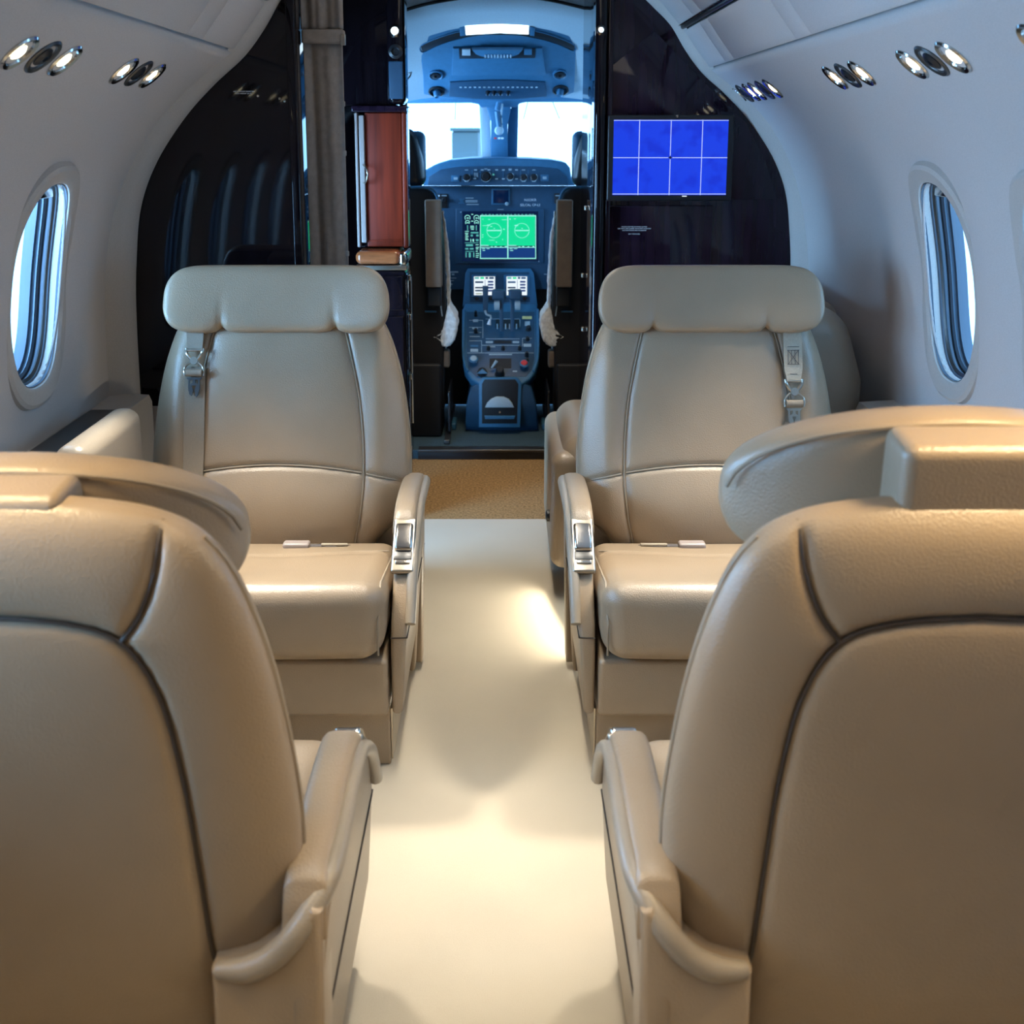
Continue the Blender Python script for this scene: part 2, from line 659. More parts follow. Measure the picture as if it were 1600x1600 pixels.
YL, YR, YB, YD = 2.85, 3.58, -1.35, 4.39     # left closet face, right bulkhead face, aft end, cockpit doorway
CL, CR = 2.34, 2.40                          # first window centre, left and right
WINL = [CL - WPITCH * i for i in range(6, -1, -1)]
WINR = [CR - WPITCH * i for i in range(6, -1, -1)] + [CR + WPITCH]
build_wall(-1, YB, YL, 'wall_left', WINL, CL)
build_wall(1, YB, YR, 'wall_right', WINR[:-1], CR)
n = 1
for c in reversed(WINL):
    build_window(-1, c, n, CL)
    n += 1
for c in reversed(WINR[:-1]):
    build_window(1, c, n, CR)
    n += 1

# ceiling: panel by panel with open joints
CE = empty('ceiling', (0, 0, 1.8))
CE['kind'] = 'structure'


def uppt(side, Y, s, off=0.0):
    x, z = PU.at(s)
    nx, nz = PU.nrm(s)
    return Vector((side * (x + nx * off), Y, z + nz * off - 1.8))


def ceil_panel(side, ya, yb, sa, sb):
    vs, fs = [], []
    g_ = 0.0022
    ya += g_
    yb -= g_
    ns, prof = 8, [(-0.03, 0), (0, 0), (0.003, 0.004)]
    rows = [(ya, -0.03), (ya, -0.002), (ya + 0.004, 0.001), (yb - 0.004, 0.001), (yb, -0.002), (yb, -0.03)]
    cols = [(sa, -0.03), (sa, -0.002), (sa + 0.004, 0.001)] + [(sa + 0.004 + (sb - sa - 0.008) * i / ns, 0.001) for i in range(1, ns)] + [(sb - 0.004, 0.001), (sb, -0.002), (sb, -0.03)]
    for (Y, o1) in rows:
        for (s_, o2) in cols:
            vs.append(uppt(side, Y, s_, min(o1, o2)))
    nc = len(cols)
    for i in range(len(rows) - 1):
        for j in range(nc - 1):
            a = i * nc + j
            fs.append((a, a + 1, a + nc + 1, a + nc))
    mk('ceiling_panel', vs, fs, 'lining', CE, True, 50)


SRAIL = float(np.interp(1.562, PU.p[:, 1], PU.s))
for side, yend in ((-1, YL), (1, YR)):
    cuts = [YB, -0.70, 0.09, 0.21, 0.86, 0.98, 1.63, 1.75, 2.40, 2.52, 3.17, 3.29, YR]
    cuts = [c for c in cuts if c < yend - 0.05] + [yend]
    for a, b in zip(cuts[:-1], cuts[1:]):
        ceil_panel(side, a, b, 0.004, SRAIL - 0.012)
        ceil_panel(side, a, b, SRAIL + 0.012, PU.L)
    # metal rail between the lower and upper ceiling panels
    pth = [uppt(side, Y, SRAIL, -0.004) for Y in np.linspace(YB, yend, 24)]
    tube('ceiling_rail', pth, 0.0075, 'darkmetal', CE, 8)
    pth = [uppt(side, Y, SRAIL + 0.010, 0.002) for Y in np.linspace(YB, yend, 24)]
    tube('ceiling_rail', pth, 0.003, 'chrome', CE, 6)
    # backing above the joints
vs, fs = [], []
full = [(-x, z) for x, z in UPP] + [(x, z) for x, z in UPP[::-1]]
full = [(-0.83, 1.30), (-0.79, 1.345), (-0.72, 1.41)] + full + [(0.72, 1.41), (0.79, 1.345), (0.83, 1.30)]  # unseen skirts added outside the wall tops to block light leaks
for (x, z) in full:
    vs += [Vector((x * 1.02, YB - 0.05, z + 0.032 - 1.8)), Vector((x * 1.02, 4.6, z + 0.032 - 1.8))]
fs = [(2 * i, 2 * i + 1, 2 * i + 3, 2 * i + 2) for i in range(len(full) - 1)]
mk('ceiling_backing', vs, fs, 'black', CE, True, 0)

# floors
fl = slab('floor', -0.83, 0.83, YB, 3.66, -0.05, 0.0, 'carpet', r=0)
fl['kind'] = 'structure'
fm = slab('floor_entry', -1.0, 0.95, 3.66, YD, -0.05, 0.0, 'mat', r=0)
fm['kind'] = 'structure'
fc = empty('floor_cockpit', (0, 4.9, 0))
fc['kind'] = 'structure'
slab('carpet', -0.75, 0.75, YD - 4.9, 6.1 - 4.9, -0.05, 0.036, 'cockcarpet', fc, r=0)
slab('threshold_strip', -0.32, 0.34, YD - 0.012 - 4.9, YD + 0.045 - 4.9, 0.030, 0.041, 'darkmetal', fc, r=0.003)
slab('kick_plate', -0.32, 0.34, YD - 0.008 - 4.9, YD - 4.9, 0.0, 0.034, 'blackp', fc, r=0.002)

# aft end wall behind the camera, dark finish added against blue reflections
aw = slab('wall_back', -1.0, 1.0, YB - 0.04, YB, -0.05, 1.85, 'glosspurple', r=0)
aw['kind'] = 'structure'


# trim hoops where the lining meets the two bulkheads
def hoop(side, Y, name):
    # lip flows from the wall profile (outer) to the opening (inner)
    inner = [(0.915, 0.0), (0.915, 0.50), (0.912, 0.80), (0.902, 0.95), (0.882, 1.08), (0.835, 1.19), (0.760, 1.295), (0.685, 1.372), (0.612, 1.435), (0.560, 1.50), (0.515, 1.57), (0.47, 1.615), (0.41, 1.665), (0.30, 1.72), (0.15, 1.76), (0.0, 1.775)]
    outer = [(0.965, 0.0), (0.972, 0.50), (0.972, 0.80), (0.958, 0.955), (0.928, 1.085), (0.880, 1.195), (0.803, 1.302), (0.720, 1.380), (0.634, 1.445), (0.590, 1.505), (0.548, 1.56), (0.505, 1.605), (0.44, 1.668), (0.33, 1.738), (0.17, 1.788), (0.0, 1.803)]
    ip = smooth_path([(x, 0, z) for x, z in inner], 6)
    op = smooth_path([(x, 0, z) for x, z in outer], 6)
    secs = [(1.02, 0.065), (0.80, 0.045), (0.4, 0.030), (0.12, 0.016), (0.0, 0.0), (-0.02, -0.03)]
    vs, fs = [], []
    for a, b in zip(ip, op):
        for (f, dy) in secs:
            p = a + (b - a) * f
            vs.append(Vector((side * p.x, Y - dy, p.z)))
    k = len(secs)
    for i in range(len(ip) - 1):
        for j in range(k - 1):
            a = i * k + j
            fs.append((a, a + 1, a + k + 1, a + k))
    o = mk(name, vs, fs, 'lintrim', None, True, 0)
    o['kind'] = 'structure'
    return ip


HOOP = hoop(-1, YL, 'trim_1')
hoop(1, YR, 'trim_2')

# low side ledges along both walls
for side, ya, yb, nm in ((-1, YB, YL - 0.02, 'trim_3'), (1, YB, 2.75, 'trim_4')):
    pts = [(side * 0.875, ya, 0.0), (side * 0.875, ya, 0.595), (side * 0.882, ya, 0.612), (side * 0.98, ya, 0.618), (side * 0.98, ya, 0.0)]
    o = prism(nm, pts, (0, yb - ya, 0), 'lintrim', None, 0.0)
    o['kind'] = 'structure'

# ------------------------------------------------------------------ overhead lamp and vent clusters
def cluster(side, Yc, lit, label, target=None, power=5, cone=62, tone=(1.0, 0.91, 0.76)):
    s = PL.s_of_z(1.372)
    base = wallpt(side, Yc, s, 1e-9)
    nx, nz = PL.nrm(s)
    nv = Vector((side * nx, 0, nz)).normalized()
    root = empty('overhead_light_cluster', base)
    tag(root, label, 'ceiling light', 'reading light clusters along the cabin sides')
    for k, dy in enumerate((-0.092, 0, 0.092)):
        c = Vector((0, dy, 0)) + nv * 0.002
        if k == 1:
            f = lathe('air_vent', [(0.036, -0.012), (0.037, 0.0), (0.034, 0.0025), (0.027, 0.001), (0.022, -0.006), (0, -0.006)], c, nv, 'darkmetal', root)
            lathe('vent_nozzle', [(0.020, -0.007), (0.019, 0.000), (0.012, 0.004), (0.006, 0.004), (0.005, 0.0), (0, 0.0)], c, nv, 'blackp', f)
        else:
            f = lathe('reading_light', [(0.036, -0.012), (0.037, 0.0), (0.034, 0.0028), (0.027, 0.001), (0.022, -0.006), (0, -0.006)], c, nv, 'chrome', root)
            lathe('lamp_lens', [(0.018, -0.008), (0.017, -0.003), (0.011, 0.001), (0.005, 0.002), (0, 0.002)], c, nv, 'lamp' if lit else 'cream', f)
    if lit:
        l = bpy.data.lights.new('reading_spot', 'SPOT')
        l.energy = power
        l.color = tone
        l.spot_size = R(cone)
        l.spot_blend = 0.85
        l.shadow_soft_size = 0.07
        lo = bpy.data.objects.new('reading_spot', l)
        COL.objects.link(lo)
        lo.location = base + nv * 0.05
        d = (Vector(target) if target else Vector((side * 0.48, Yc + 0.02, 0.4))) - lo.location
        lo.rotation_euler = d.to_track_quat('-Z', 'Y').to_euler()
    return root


GOLD = (1.0, 0.75, 0.42)
for side, Y, lab, kw in ((-1, 2.37, 'pair of lit reading lamps with a vent above the left window, the smaller cluster', dict(target=(-0.52, 2.10, 0.35), power=100, cone=62)),
                         (-1, 1.88, 'nearest left pair of lit reading lamps with dark vent, at the upper left edge', dict(target=(-0.5, 1.75, 0.0), power=7)),
                         (-1, 1.02, 'left side lamp cluster beside the near left seat', dict(target=(-0.45, 0.98, 0.9), power=27, cone=86, tone=GOLD)),
                         (-1, 0.10, 'left side lamp cluster behind the near seats', dict(power=3)),
                         (1, 3.47, 'farthest right lamp cluster, at the edge of the dark bulkhead', dict(power=1.5)),
                         (1, 3.21, 'second farthest right lamp cluster, just aft of the dark bulkhead', dict(power=2)),
                         (1, 2.45, 'right lamp cluster above the far right seat, third from the bulkhead', dict(target=(0.50, 2.12, 0.35), power=100, cone=62)),
                         (1, 1.98, 'large right lamp cluster above the right window, fourth from the bulkhead', dict(target=(0.5, 1.8, 0.0), power=7)),
                         (1, 1.50, 'right lamp cluster cut by the right edge of the picture', dict(power=3)),
                         (1, 1.00, 'right side lamp cluster beside the near right seat', dict(target=(0.45, 0.98, 0.9), power=29, cone=86, tone=GOLD))):
    cluster(side, Y, True, lab, **kw)
# ------------------------------------------------------------------ cabin seats
Z0, TMIN, TMAX = 0.30, -0.20, 0.605


def cr(xs, ys):
    """smooth interpolation through control values (monotone-ish cubic)"""
    P_ = smooth_path([(x, 0, y) for x, y in zip(xs, ys)], 12)
    ax = np.array([p.x for p in P_])
    ay = np.array([p.z for p in P_])
    return lambda t: float(np.interp(t, ax, ay))


W_ = cr([-0.20, 0.0, 0.050, 0.085, 0.135, 0.21, 0.30, 0.40, 0.48, 0.54, 0.575, 0.595, 0.605],
        [0.205, 0.212, 0.232, 0.268, 0.290, 0.297, 0.292, 0.278, 0.258, 0.232, 0.195, 0.135, 0.02])
T_ = cr([-0.20, -0.05, 0.02, 0.10, 0.30, 0.48, 0.56, 0.595, 0.605], [0.035, 0.045, 0.060, 0.068, 0.066, 0.058, 0.045, 0.022, 0.002])
XS_ = cr([-0.20, 0.0, 0.10, 0.20, 0.35, 0.50, 0.60], [0.165, 0.170, 0.188, 0.195, 0.185, 0.155, 0.125])     # front panel seam
PSUP = 3.0


def arch(x):                                            # the curved seam across the backrest front
    return 0.212 - 0.020 * (abs(x) / 0.2) ** 2


REAR = [(0.200, -0.20), (0.202, -0.05), (0.199, 0.08), (0.194, 0.20), (0.186, 0.31), (0.170, 0.405), (0.137, 0.466), (0.08, 0.488), (0.0, 0.494)]
REARP = [(p.x, p.z) for p in smooth_path([(x, 0, t) for x, t in REAR], 8)]
DIAG = [(0.137, 0.466), (0.158, 0.495), (0.174, 0.54), (0.180, 0.60)]
DIAGP = [(p.x, p.z) for p in smooth_path([(x, 0, t) for x, t in DIAG], 8)]


def xr(t):
    a = np.array(REARP)
    if t > 0.493:
        return -1.0
    return float(np.interp(t, a[:, 1], a[:, 0]))


def xd(t):
    a = np.array(DIAGP)
    return float(np.interp(t, a[:, 1], a[:, 0]))


def surf(x, t, side):
    """n of the backrest surface at (x, t); side +1 front, -1 rear."""
    w_, T = W_(t), T_(t)
    u = min(abs(x) / w_, 1.0)
    n_ = T * (1 - u ** PSUP) ** (1 / PSUP)
    if side > 0:
        n_ += 0.018 * math.exp(-((t - 0.12) / 0.09) ** 2) * (1 - u ** 4) + 0.012 * math.exp(-((abs(x) - 0.235) / 0.03) ** 2) * min(1, max(0, (0.56 - t) / 0.1)) * max(0, 1 - u ** 8)
        return n_
    n_ *= 0.92
    return -n_ + 0.012 * (1 - u ** 2) * (t > 0) * 0


def segd(px, py, poly):
    a = poly[:-1]
    b = poly[1:]
    d = b - a
    L = (d ** 2).sum(1) + 1e-12
    t = np.clip(((px - a[:, 0]) * d[:, 0] + (py - a[:, 1]) * d[:, 1]) / L, 0, 1)
    return float(np.min(np.hypot(px - a[:, 0] - t * d[:, 0], py - a[:, 1] - t * d[:, 1])))


FS1 = np.array([(XS_(t), t) for t in np.linspace(-0.05, 0.565, 40)])
FS2 = np.array([(x, arch(x)) for x in np.linspace(0, 0.292, 30)])
RS1 = np.array(REARP)
RS2 = np.array(DIAGP)


def back_mesh(recline):
    NR, NT = 208, 150
    cr_, sr_ = math.cos(recline), math.sin(recline)

    def xf(x, n_, t):
        return (x, n_ * cr_ - t * sr_, Z0 + t * cr_ + n_ * sr_)
    ts = list(np.linspace(TMIN, 0.54, NT - 22)) + list(0.54 + (TMAX - 0.54) * np.sin(np.linspace(0, 1, 23)[1:] * math.pi / 2))
    V = np.zeros((len(ts), NR, 3))
    XT = np.zeros((len(ts), NR, 3))
    for i, t in enumerate(ts):
        w_ = W_(t)
        for k in range(NR):
            an = 2 * math.pi * k / NR
            c, s = math.cos(an), math.sin(an)
            x = w_ * math.copysign(abs(c) ** (2 / PSUP), c)
            side = 1 if s >= 0 else -1
            n_ = surf(x, t, side)
            ax = abs(x)
            if side > 0:
                d = min(segd(ax, t, FS1), segd(ax, t, FS2))
            else:
                d = min(segd(ax, t, RS1), segd(ax, t, RS2))
            edge = 1 - (ax / w_) ** 10
            g_ = (0.006 * math.exp(-(d / 0.005) ** 2) + 0.006 * math.exp(-(d / 0.02))) * edge
            n_ -= side * g_
            V[i, k] = (x, n_, t)
            XT[i, k] = (ax, t, side)
    vs = [xf(*V[i, k]) for i in range(len(ts)) for k in range(NR)]
    groups = {}
    nt_ = len(ts)
    for i in range(nt_ - 1):
        for k in range(NR):
            k2 = (k + 1) % NR
            f = (i * NR + k, i * NR + k2, (i + 1) * NR + k2, (i + 1) * NR + k)
            x = (V[i, k, 0] + V[i, k2, 0] + V[i + 1, k, 0] + V[i + 1, k2, 0]) / 4
            t = (ts[i] + ts[i + 1]) / 2
            side = 1 if (V[i, k, 1] + V[i, k2, 1]) > 0 else -1
            ax = abs(x)
            sg = 'r' if x > 0 else 'l'
            if side > 0:
                if ax < XS_(t):
                    g_ = 'lumbar_pad' if t < arch(ax) else 'back_cushion'
                else:
                    g_ = ('lower_bolster' if t < arch(ax) else 'side_bolster') + '|' + sg
            else:
                if ax < xr(t):
                    g_ = 'rear_panel'
                elif t > 0.466 and ax < xd(t):
                    g_ = 'shoulder_yoke'
                else:
                    g_ = 'rear_bolster|' + sg
            groups.setdefault(g_, []).append(f)
    groups['shoulder_yoke'].append(tuple((nt_ - 1) * NR + k for k in range(NR)))
    groups['rear_panel'].append(tuple(range(NR))[::-1])
    # normals of the whole body, kept on every piece so that it shades as one surface
    me = bpy.data.meshes.new('tmp')
    allf = [f for g_ in groups.values() for f in g_]
    me.from_pydata(vs, [], allf)
    me.update()
    nr = np.zeros(len(vs) * 3)
    me.vertices.foreach_get('normal', nr)
    nr = nr.reshape(-1, 3)
    bpy.data.meshes.remove(me)
    out = {}
    for g_, fl_ in groups.items():
        idx = sorted({i for f in fl_ for i in f})
        mp = {i: j for j, i in enumerate(idx)}
        me = bpy.data.meshes.new(g_.split('|')[0])
        me.from_pydata([vs[i] for i in idx], [], [tuple(mp[i] for i in f) for f in fl_])
        me.polygons.foreach_set('use_smooth', [True] * len(me.polygons))
        me.normals_split_custom_set_from_vertices([tuple(nr[i]) for i in idx])
        me.materials.append(M['leather'])
        out[g_] = me
    pipes = {}

    def pl(pts, side, lift=0.0):
        return [Vector(xf(x, surf(x, t, side) - side * (0.0075 - lift), t)) for x, t in pts]
    pipes['front'] = []
    for q in (-1, 1):
        pipes['front'].append(pl([(q * x, t) for x, t in FS1], 1))
        pipes['front'].append(pl([(q * x, t) for x, t in FS2[20:]], 1))
    pipes['front'].append(pl([(x, arch(x)) for x in np.linspace(-0.19, 0.19, 40)], 1))
    pipes['rear'] = [pl([(-x, t) for x, t in REARP] + [(x, t) for x, t in REARP[::-1][1:]], -1)]
    for q in (-1, 1):
        pipes['rear'].append(pl([(q * x, t) for x, t in DIAGP if t < 0.585], -1))
    # welt on the outer edge
    pipes['edge'] = []
    for q in (-1, 1):
        pipes['edge'].append([Vector(xf(q * (W_(t) + 0.0005), 0.0, t)) for t in np.linspace(-0.01, 0.56, 40)])
    return out, pipes, xf


BACKS = {}


def cabin_seat(loc, rz, s, recline, head_t, label, lap_x, strap_style, head_n=0.0, tk=0.16, out_z=0.47):
    """s = +1: inboard arm on local +x. Local +y is the way the seat faces; origin on the floor under the backrest."""
    root = empty('cabin_seat', loc, rz)
    tag(root, label, 'seat', 'club seats in the cabin')
    if recline not in BACKS:
        BACKS[recline] = back_mesh(recline)
    meshes, pipes, xf = BACKS[recline]
    back = None
    order = ['back_cushion', 'lumbar_pad', 'side_bolster|l', 'side_bolster|r', 'lower_bolster|l', 'lower_bolster|r', 'rear_panel', 'rear_bolster|l', 'rear_bolster|r', 'shoulder_yoke']
    # backrest core: the hidden frame that carries the upholstery pieces
    core = [(-0.16, 0.19), (0.0, 0.20), (0.10, 0.255), (0.30, 0.26), (0.45, 0.23), (0.55, 0.17)]
    vs, fs = [], []
    for (t, w_) in core:
        for k in range(24):
            an = 2 * math.pi * k / 24
            vs.append(xf(w_ * math.cos(an), 0.022 * math.sin(an), t))
    for i in range(len(core) - 1):
        for k in range(24):
            fs.append((i * 24 + k, i * 24 + (k + 1) % 24, (i + 1) * 24 + (k + 1) % 24, (i + 1) * 24 + k))
    fs += [tuple(range(24)), tuple(range(5 * 24, 6 * 24))]
    back = mk('backrest', vs, fs, 'leather', root)
    for g_ in order:
        o = bpy.data.objects.new(g_.split('|')[0], meshes[g_])
        COL.objects.link(o)
        o.parent = back
    for p in pipes['front']:
        o = tube('piping', p, 0.0022, 'piping', back, 6)
    for p in pipes['rear']:
        o = tube('piping', p, 0.0026, 'pipedark', back, 6)
    o['label'] = 'dark piping on the rear of the backrest'
    for p in pipes['edge']:
        o = tube('piping', p, 0.0028, 'piping', back, 6)

    # headrest: wings and middle made along x
    NXH, NK = 96, 40
    half = 0.226 if head_n else 0.258

    def t0_(a):
        return head_t - (0.036 if head_n else 0.004) * a ** 2
    vs, fs = [], []
    for i in range(NXH + 1):
        u = -1 + 2 * i / NXH
        uu = math.copysign(1 - (1 - abs(u)) ** 1.6, u)
        x = half * uu
        a = abs(x) / half
        hb_ = 0.077 * (1 - a ** 11) ** 0.5 + 0.001
        ht_ = 0.077 * (1 - a ** (3.2 if head_n else 10)) ** 0.5 + 0.001
        th = (0.036 - 0.012 * a ** 2) * (1 - a ** 10) ** 0.4 + 0.0006
        gd = math.exp(-((abs(x) - 0.128) / 0.006) ** 2) + 0.6 * math.exp(-((abs(x) - 0.128) / 0.022) ** 2)
        n0 = 0.036 + head_n + (0.085 if head_n else 0.045) * a ** 2.5
        t0 = t0_(a)
        for k in range(NK):
            an = 2 * math.pi * k / NK
            c, s_ = math.cos(an), math.sin(an)
            pw = 2 / 4.2
            tt = math.copysign(abs(c) ** pw, c)
            nn = math.copysign(abs(s_) ** pw, s_)
            low = max(0.0, -tt)
            h2 = (ht_ if tt > 0 else hb_) - 0.010 * gd * low
            # the pad is fuller in its lower half
            full = 1 + 0.22 * low
            vs.append(xf(x * (0.985 - 0.30 * tt * h2), n0 + nn * th * full - (0.006 * gd * low if nn > 0 else 0), t0 + tt * h2))
    for i in range(NXH):
        for k in range(NK):
            fs.append((i * NK + k, i * NK + (k + 1) % NK, (i + 1) * NK + (k + 1) % NK, (i + 1) * NK + k))
    fs += [tuple(range(NK)), tuple(range(NXH * NK, (NXH + 1) * NK))]
    head = mk('headrest', vs, fs, 'leather', root, True, 0)
    vs, fs = box_vf((0, 0, 0), (0.083 if head_n else 0.109, 0.036, 0.052), 0.014, 5, 6)
    mk('headrest_block', [xf(v.x, v.y - 0.004 + head_n * 0.5, v.z + head_t + 0.022) for v in vs], fs, 'leather', head)
    b = MB()
    ph = []
    for i in range(61):
        u = -1 + 2 * i / 60
        x = 0.225 * u
        a = abs(x) / half
        ph.append(Vector(xf(x * 0.985, 0.006 + head_n + (0.085 if head_n else 0.045) * a ** 2.5, t0_(a) + 0.077 * (1 - a ** (3.2 if head_n else 10)) ** 0.5 - 0.004)))
    b.add(*tube_vf(ph, 0.0025, 6))
    b.build('piping', 'piping', head)

    # cushion
    def cush(x, y, z):
        sag = -0.012 * math.exp(-(x / 0.16) ** 2) * math.exp(-((y + 0.02) / 0.12) ** 2) * (z > 0)
        tilt = tk * (y + 0.205)
        g_ = 0.005 * math.exp(-((y + 0.085) / 0.005) ** 2) * (z > 0.03) * (abs(x) < 0.282)
        bulge = 0.012 * (1 - (x / 0.285) ** 2) * (y > 0) * (y / 0.2)
        wi = 1 - 0.03 * max(0, (-z + 0.02) / 0.1)
        return (x * wi, y + bulge * (1 - abs(z) / 0.12), z + (tilt + sag - g_ if z > 0 else tilt * 0.35))
    box('seat_cushion', (0, 0.255 - (0.04 if tk < 0.1 else 0), 0.292), (0.283, 0.225, 0.060), 'leather', root, 0.048, 6, 34, cush, angle=0)
    zc = 0.294
    # piping along the cushion's seam and top rim
    tube('piping', *([[Vector((x, 0.153, zc + 0.058 + tk * 0.12 - 0.004 - 0.008 * math.exp(-(x / 0.16) ** 2))) for x in np.linspace(-0.262, 0.262, 30)], 0.0018]), 'piping', root, 6)
    for q in (-1, 1):
        tube('piping', [Vector((q * 0.272, y, zc + 0.047 + tk * (y - 0.033))) for y in np.linspace(0.05, 0.42, 20)] + [Vector((q * 0.27, 0.472, zc + z)) for z in (0.045, 0.02, 0.0, -0.02)], 0.0020, 'piping', root, 6)
    # skirt panel under the cushion and the recessed plinth
    slab('skirt_panel', -0.283, 0.283, 0.06, 0.440, 0.128, 0.248, 'leather', root, 0.010, k=3)
    slab('plinth', -0.283, 0.283, 0.02, 0.400, 0.0, 0.130, 'leather', root, 0.006, k=2)
    slab('plinth_trim', s * 0.2832, s * 0.2875, 0.06, 0.396, 0.012, 0.124, 'satin', root, 0.0015)
    # inboard arm: side console, top pad, rolled rail, control panel
    xa, xb = s * 0.289, s * 0.330
    prof_ = [(-0.135, 0.10), (-0.140, 0.36), (-0.125, 0.425), (-0.085, 0.462), (-0.02, 0.472), (0.24, 0.468), (0.335, 0.405), (0.395, 0.320), (0.402, 0.300), (-0.02, 0.29), (-0.06, 0.10)]
    con = [(y, z) for y, z in prof_]
    con = [(-0.090, 0.10), (-0.092, 0.34), (-0.084, 0.390), (-0.060, 0.430), (-0.02, 0.458), (0.24, 0.455), (0.34, 0.390), (0.410, 0.312), (0.425, 0.250), (0.425, 0.128), (0.05, 0.128), (0.02, 0.02), (-0.088, 0.02)]
    vs, fs = prism_vf([Vector((xa, y, z)) for y, z in con], (xb - xa, 0, 0), 0.008, 3)
    vs = [Vector((v.x - (s * 0.060 * (0.45 - v.z) if abs(v.x) > 0.31 else 0), v.y, v.z)) for v in vs]
    ar = mk('armrest', vs, fs, 'leather', root, True, 35)
    # rear return of the console round the back corner
    cpoly = [(0.205, 0.02), (0.318, 0.02), (0.324, 0.30), (0.326, 0.452), (0.314, 0.456), (0.300, 0.440), (0.278, 0.408), (0.248, 0.388), (0.205, 0.380)]
    prism('console_corner', [(s * x, -0.090, z) for x, z in cpoly], (0, 0.07, 0), 'leather', root, 0.009, 3)
    # joint line of the side console
    b = MB()
    b.add(*tube_vf([Vector((xb - s * 0.0092, y, 0.285)) for y in (-0.12, 0.1, 0.3, 0.416)] + [Vector((xa, 0.4185, 0.285))], 0.0016, 6))
    b.build('piping', 'pipedark', ar)
    # top pad
    padp = smooth_path([(-0.082, 0, 0.425), (-0.072, 0, 0.455), (-0.05, 0, 0.474), (0.05, 0, 0.486), (0.16, 0, 0.488), (0.225, 0, 0.478), (0.262, 0, 0.452)], 6)
    vs, fs = [], []
    KS = 14
    for i, p in enumerate(padp):
        e = min(1.0, min(i, len(padp) - 1 - i) / 4 + 0.35)
        for k in range(KS):
            an = 2 * math.pi * k / KS
            c, s_ = math.cos(an), math.sin(an)
            vs.append(((xa + xb) / 2 - s * 0.004 + math.copysign(abs(c) ** 0.6, c) * 0.024, p.x, p.z - 0.006 + math.copysign(abs(s_) ** 0.7, s_) * 0.016 * e))
    for i in range(len(padp) - 1):
        for k in range(KS):
            fs.append((i * KS + k, i * KS + (k + 1) % KS, (i + 1) * KS + (k + 1) % KS, (i + 1) * KS + k))
    fs += [tuple(range(KS)), tuple(range((len(padp) - 1) * KS, len(padp) * KS))]
    mk('arm_pad', vs, fs, 'leather', ar)
    # rolled rail sweeping from behind the backrest up and along the outer edge of the arm
    rp = smooth_path([(s * 0.211, -0.082, 0.378), (s * 0.246, -0.086, 0.383), (s * 0.276, -0.088, 0.402), (s * 0.302, -0.084, 0.432), (s * 0.322, -0.060, 0.458), (s * 0.331, -0.02, 0.472), (s * 0.331, 0.10, 0.475), (s * 0.330, 0.19, 0.470), (s * 0.329, 0.255, 0.446), (s * 0.328, 0.34, 0.392), (s * 0.327, 0.408, 0.310)], 7)
    rad = []
    for i in range(len(rp)):
        f = i / (len(rp) - 1)
        rad.append(min(0.0145 - 0.004 * f, 0.009 + 0.05 * f))
    tube('arm_rail', rp, rad, 'leather2', ar, 12, flat=1.0)
    # control panel on the slope of the arm
    d = Vector((0, 0.335 - 0.245, 0.398 - 0.462))
    L = d.length
    d.normalize()
    nrm = Vector((0, -d.z, d.y))
    rot = Matrix((Vector((1, 0, 0)), d, nrm)).transposed()
    c0 = Vector(((xa + xb) / 2 - s * 0.002, 0.292, 0.4265)) + nrm * 0.006
    vs, fs = box_vf(c0, (0.0235, 0.066, 0.006), 0.005, 3, 1, None, rot)
    pan = mk('control_panel', vs, fs, 'satin', ar)
    pan['label'] = 'satin metal control panel with recline button'
    vs, fs = box_vf(c0 + nrm * 0.006 - d * 0.016, (0.018, 0.034, 0.007), 0.006, 4, 2, lambda x, y, z: (x, y, z + 0.006 * (1 - (y / 0.034) ** 2) * (z > 0)), rot)
    b = MB().add(vs, fs)
    vs, fs = box_vf(c0 + nrm * 0.0065 + d * 0.044, (0.015, 0.004, 0.003), 0.002, 2, 1, None, rot)
    b.add(vs, fs)
    sb = box_vf(c0 + nrm * 0.0045 + d * 0.028, (0.0185, 0.010, 0.003), 0.0015, 1, 1, None, rot)
    # (sub-parts of the arm carry their own metal)
    o = mk('recline_button', b.v, b.f, 'chrome', ar)
    mk('button_recess', sb[0], sb[1], 'darkmetal', ar)

    # outboard arm: a soft low block between cushion and side ledge
    xo0, xo1 = -s * 0.288, -s * 0.358
    slab('outboard_arm', xo0, xo1, 0.04, 0.40, 0.10, out_z, 'leather2', root, 0.030, k=5)

    # shoulder belt
    bx = -s * 0.188
    nf = 1.0

    def bp_(x, t, lift):
        return Vector(xf(x, surf(x, t, 1) + lift, t))

    def strap(t0, t1, w0, w1, lift0, lift1, cx0=bx, cx1=bx, n_=14):
        vs, fs = [], []
        for i in range(n_ + 1):
            f = i / n_
            t = t0 + (t1 - t0) * f
            wd = w0 + (w1 - w0) * f
            cx = cx0 + (cx1 - cx0) * f
            lf = lift0 + (lift1 - lift0) * f
            base = surf(cx, t, 1)
            for (dx, dn) in ((-wd, 0), (wd, 0), (wd, 0.0022), (-wd, 0.0022)):
                nn = max(base, surf(cx + dx, t, 1)) if abs(cx + dx) < W_(t) else base
                vs.append(xf(cx + dx, nn + lf + dn, t))
        for i in range(n_):
            for k in range(4):
                fs.append((i * 4 + k, i * 4 + (k + 1) % 4, i * 4 + 4 + (k + 1) % 4, i * 4 + 4 + k))
        fs += [(0, 1, 2, 3), (n_ * 4 + 3, n_ * 4 + 2, n_ * 4 + 1, n_ * 4)]
        return vs, fs
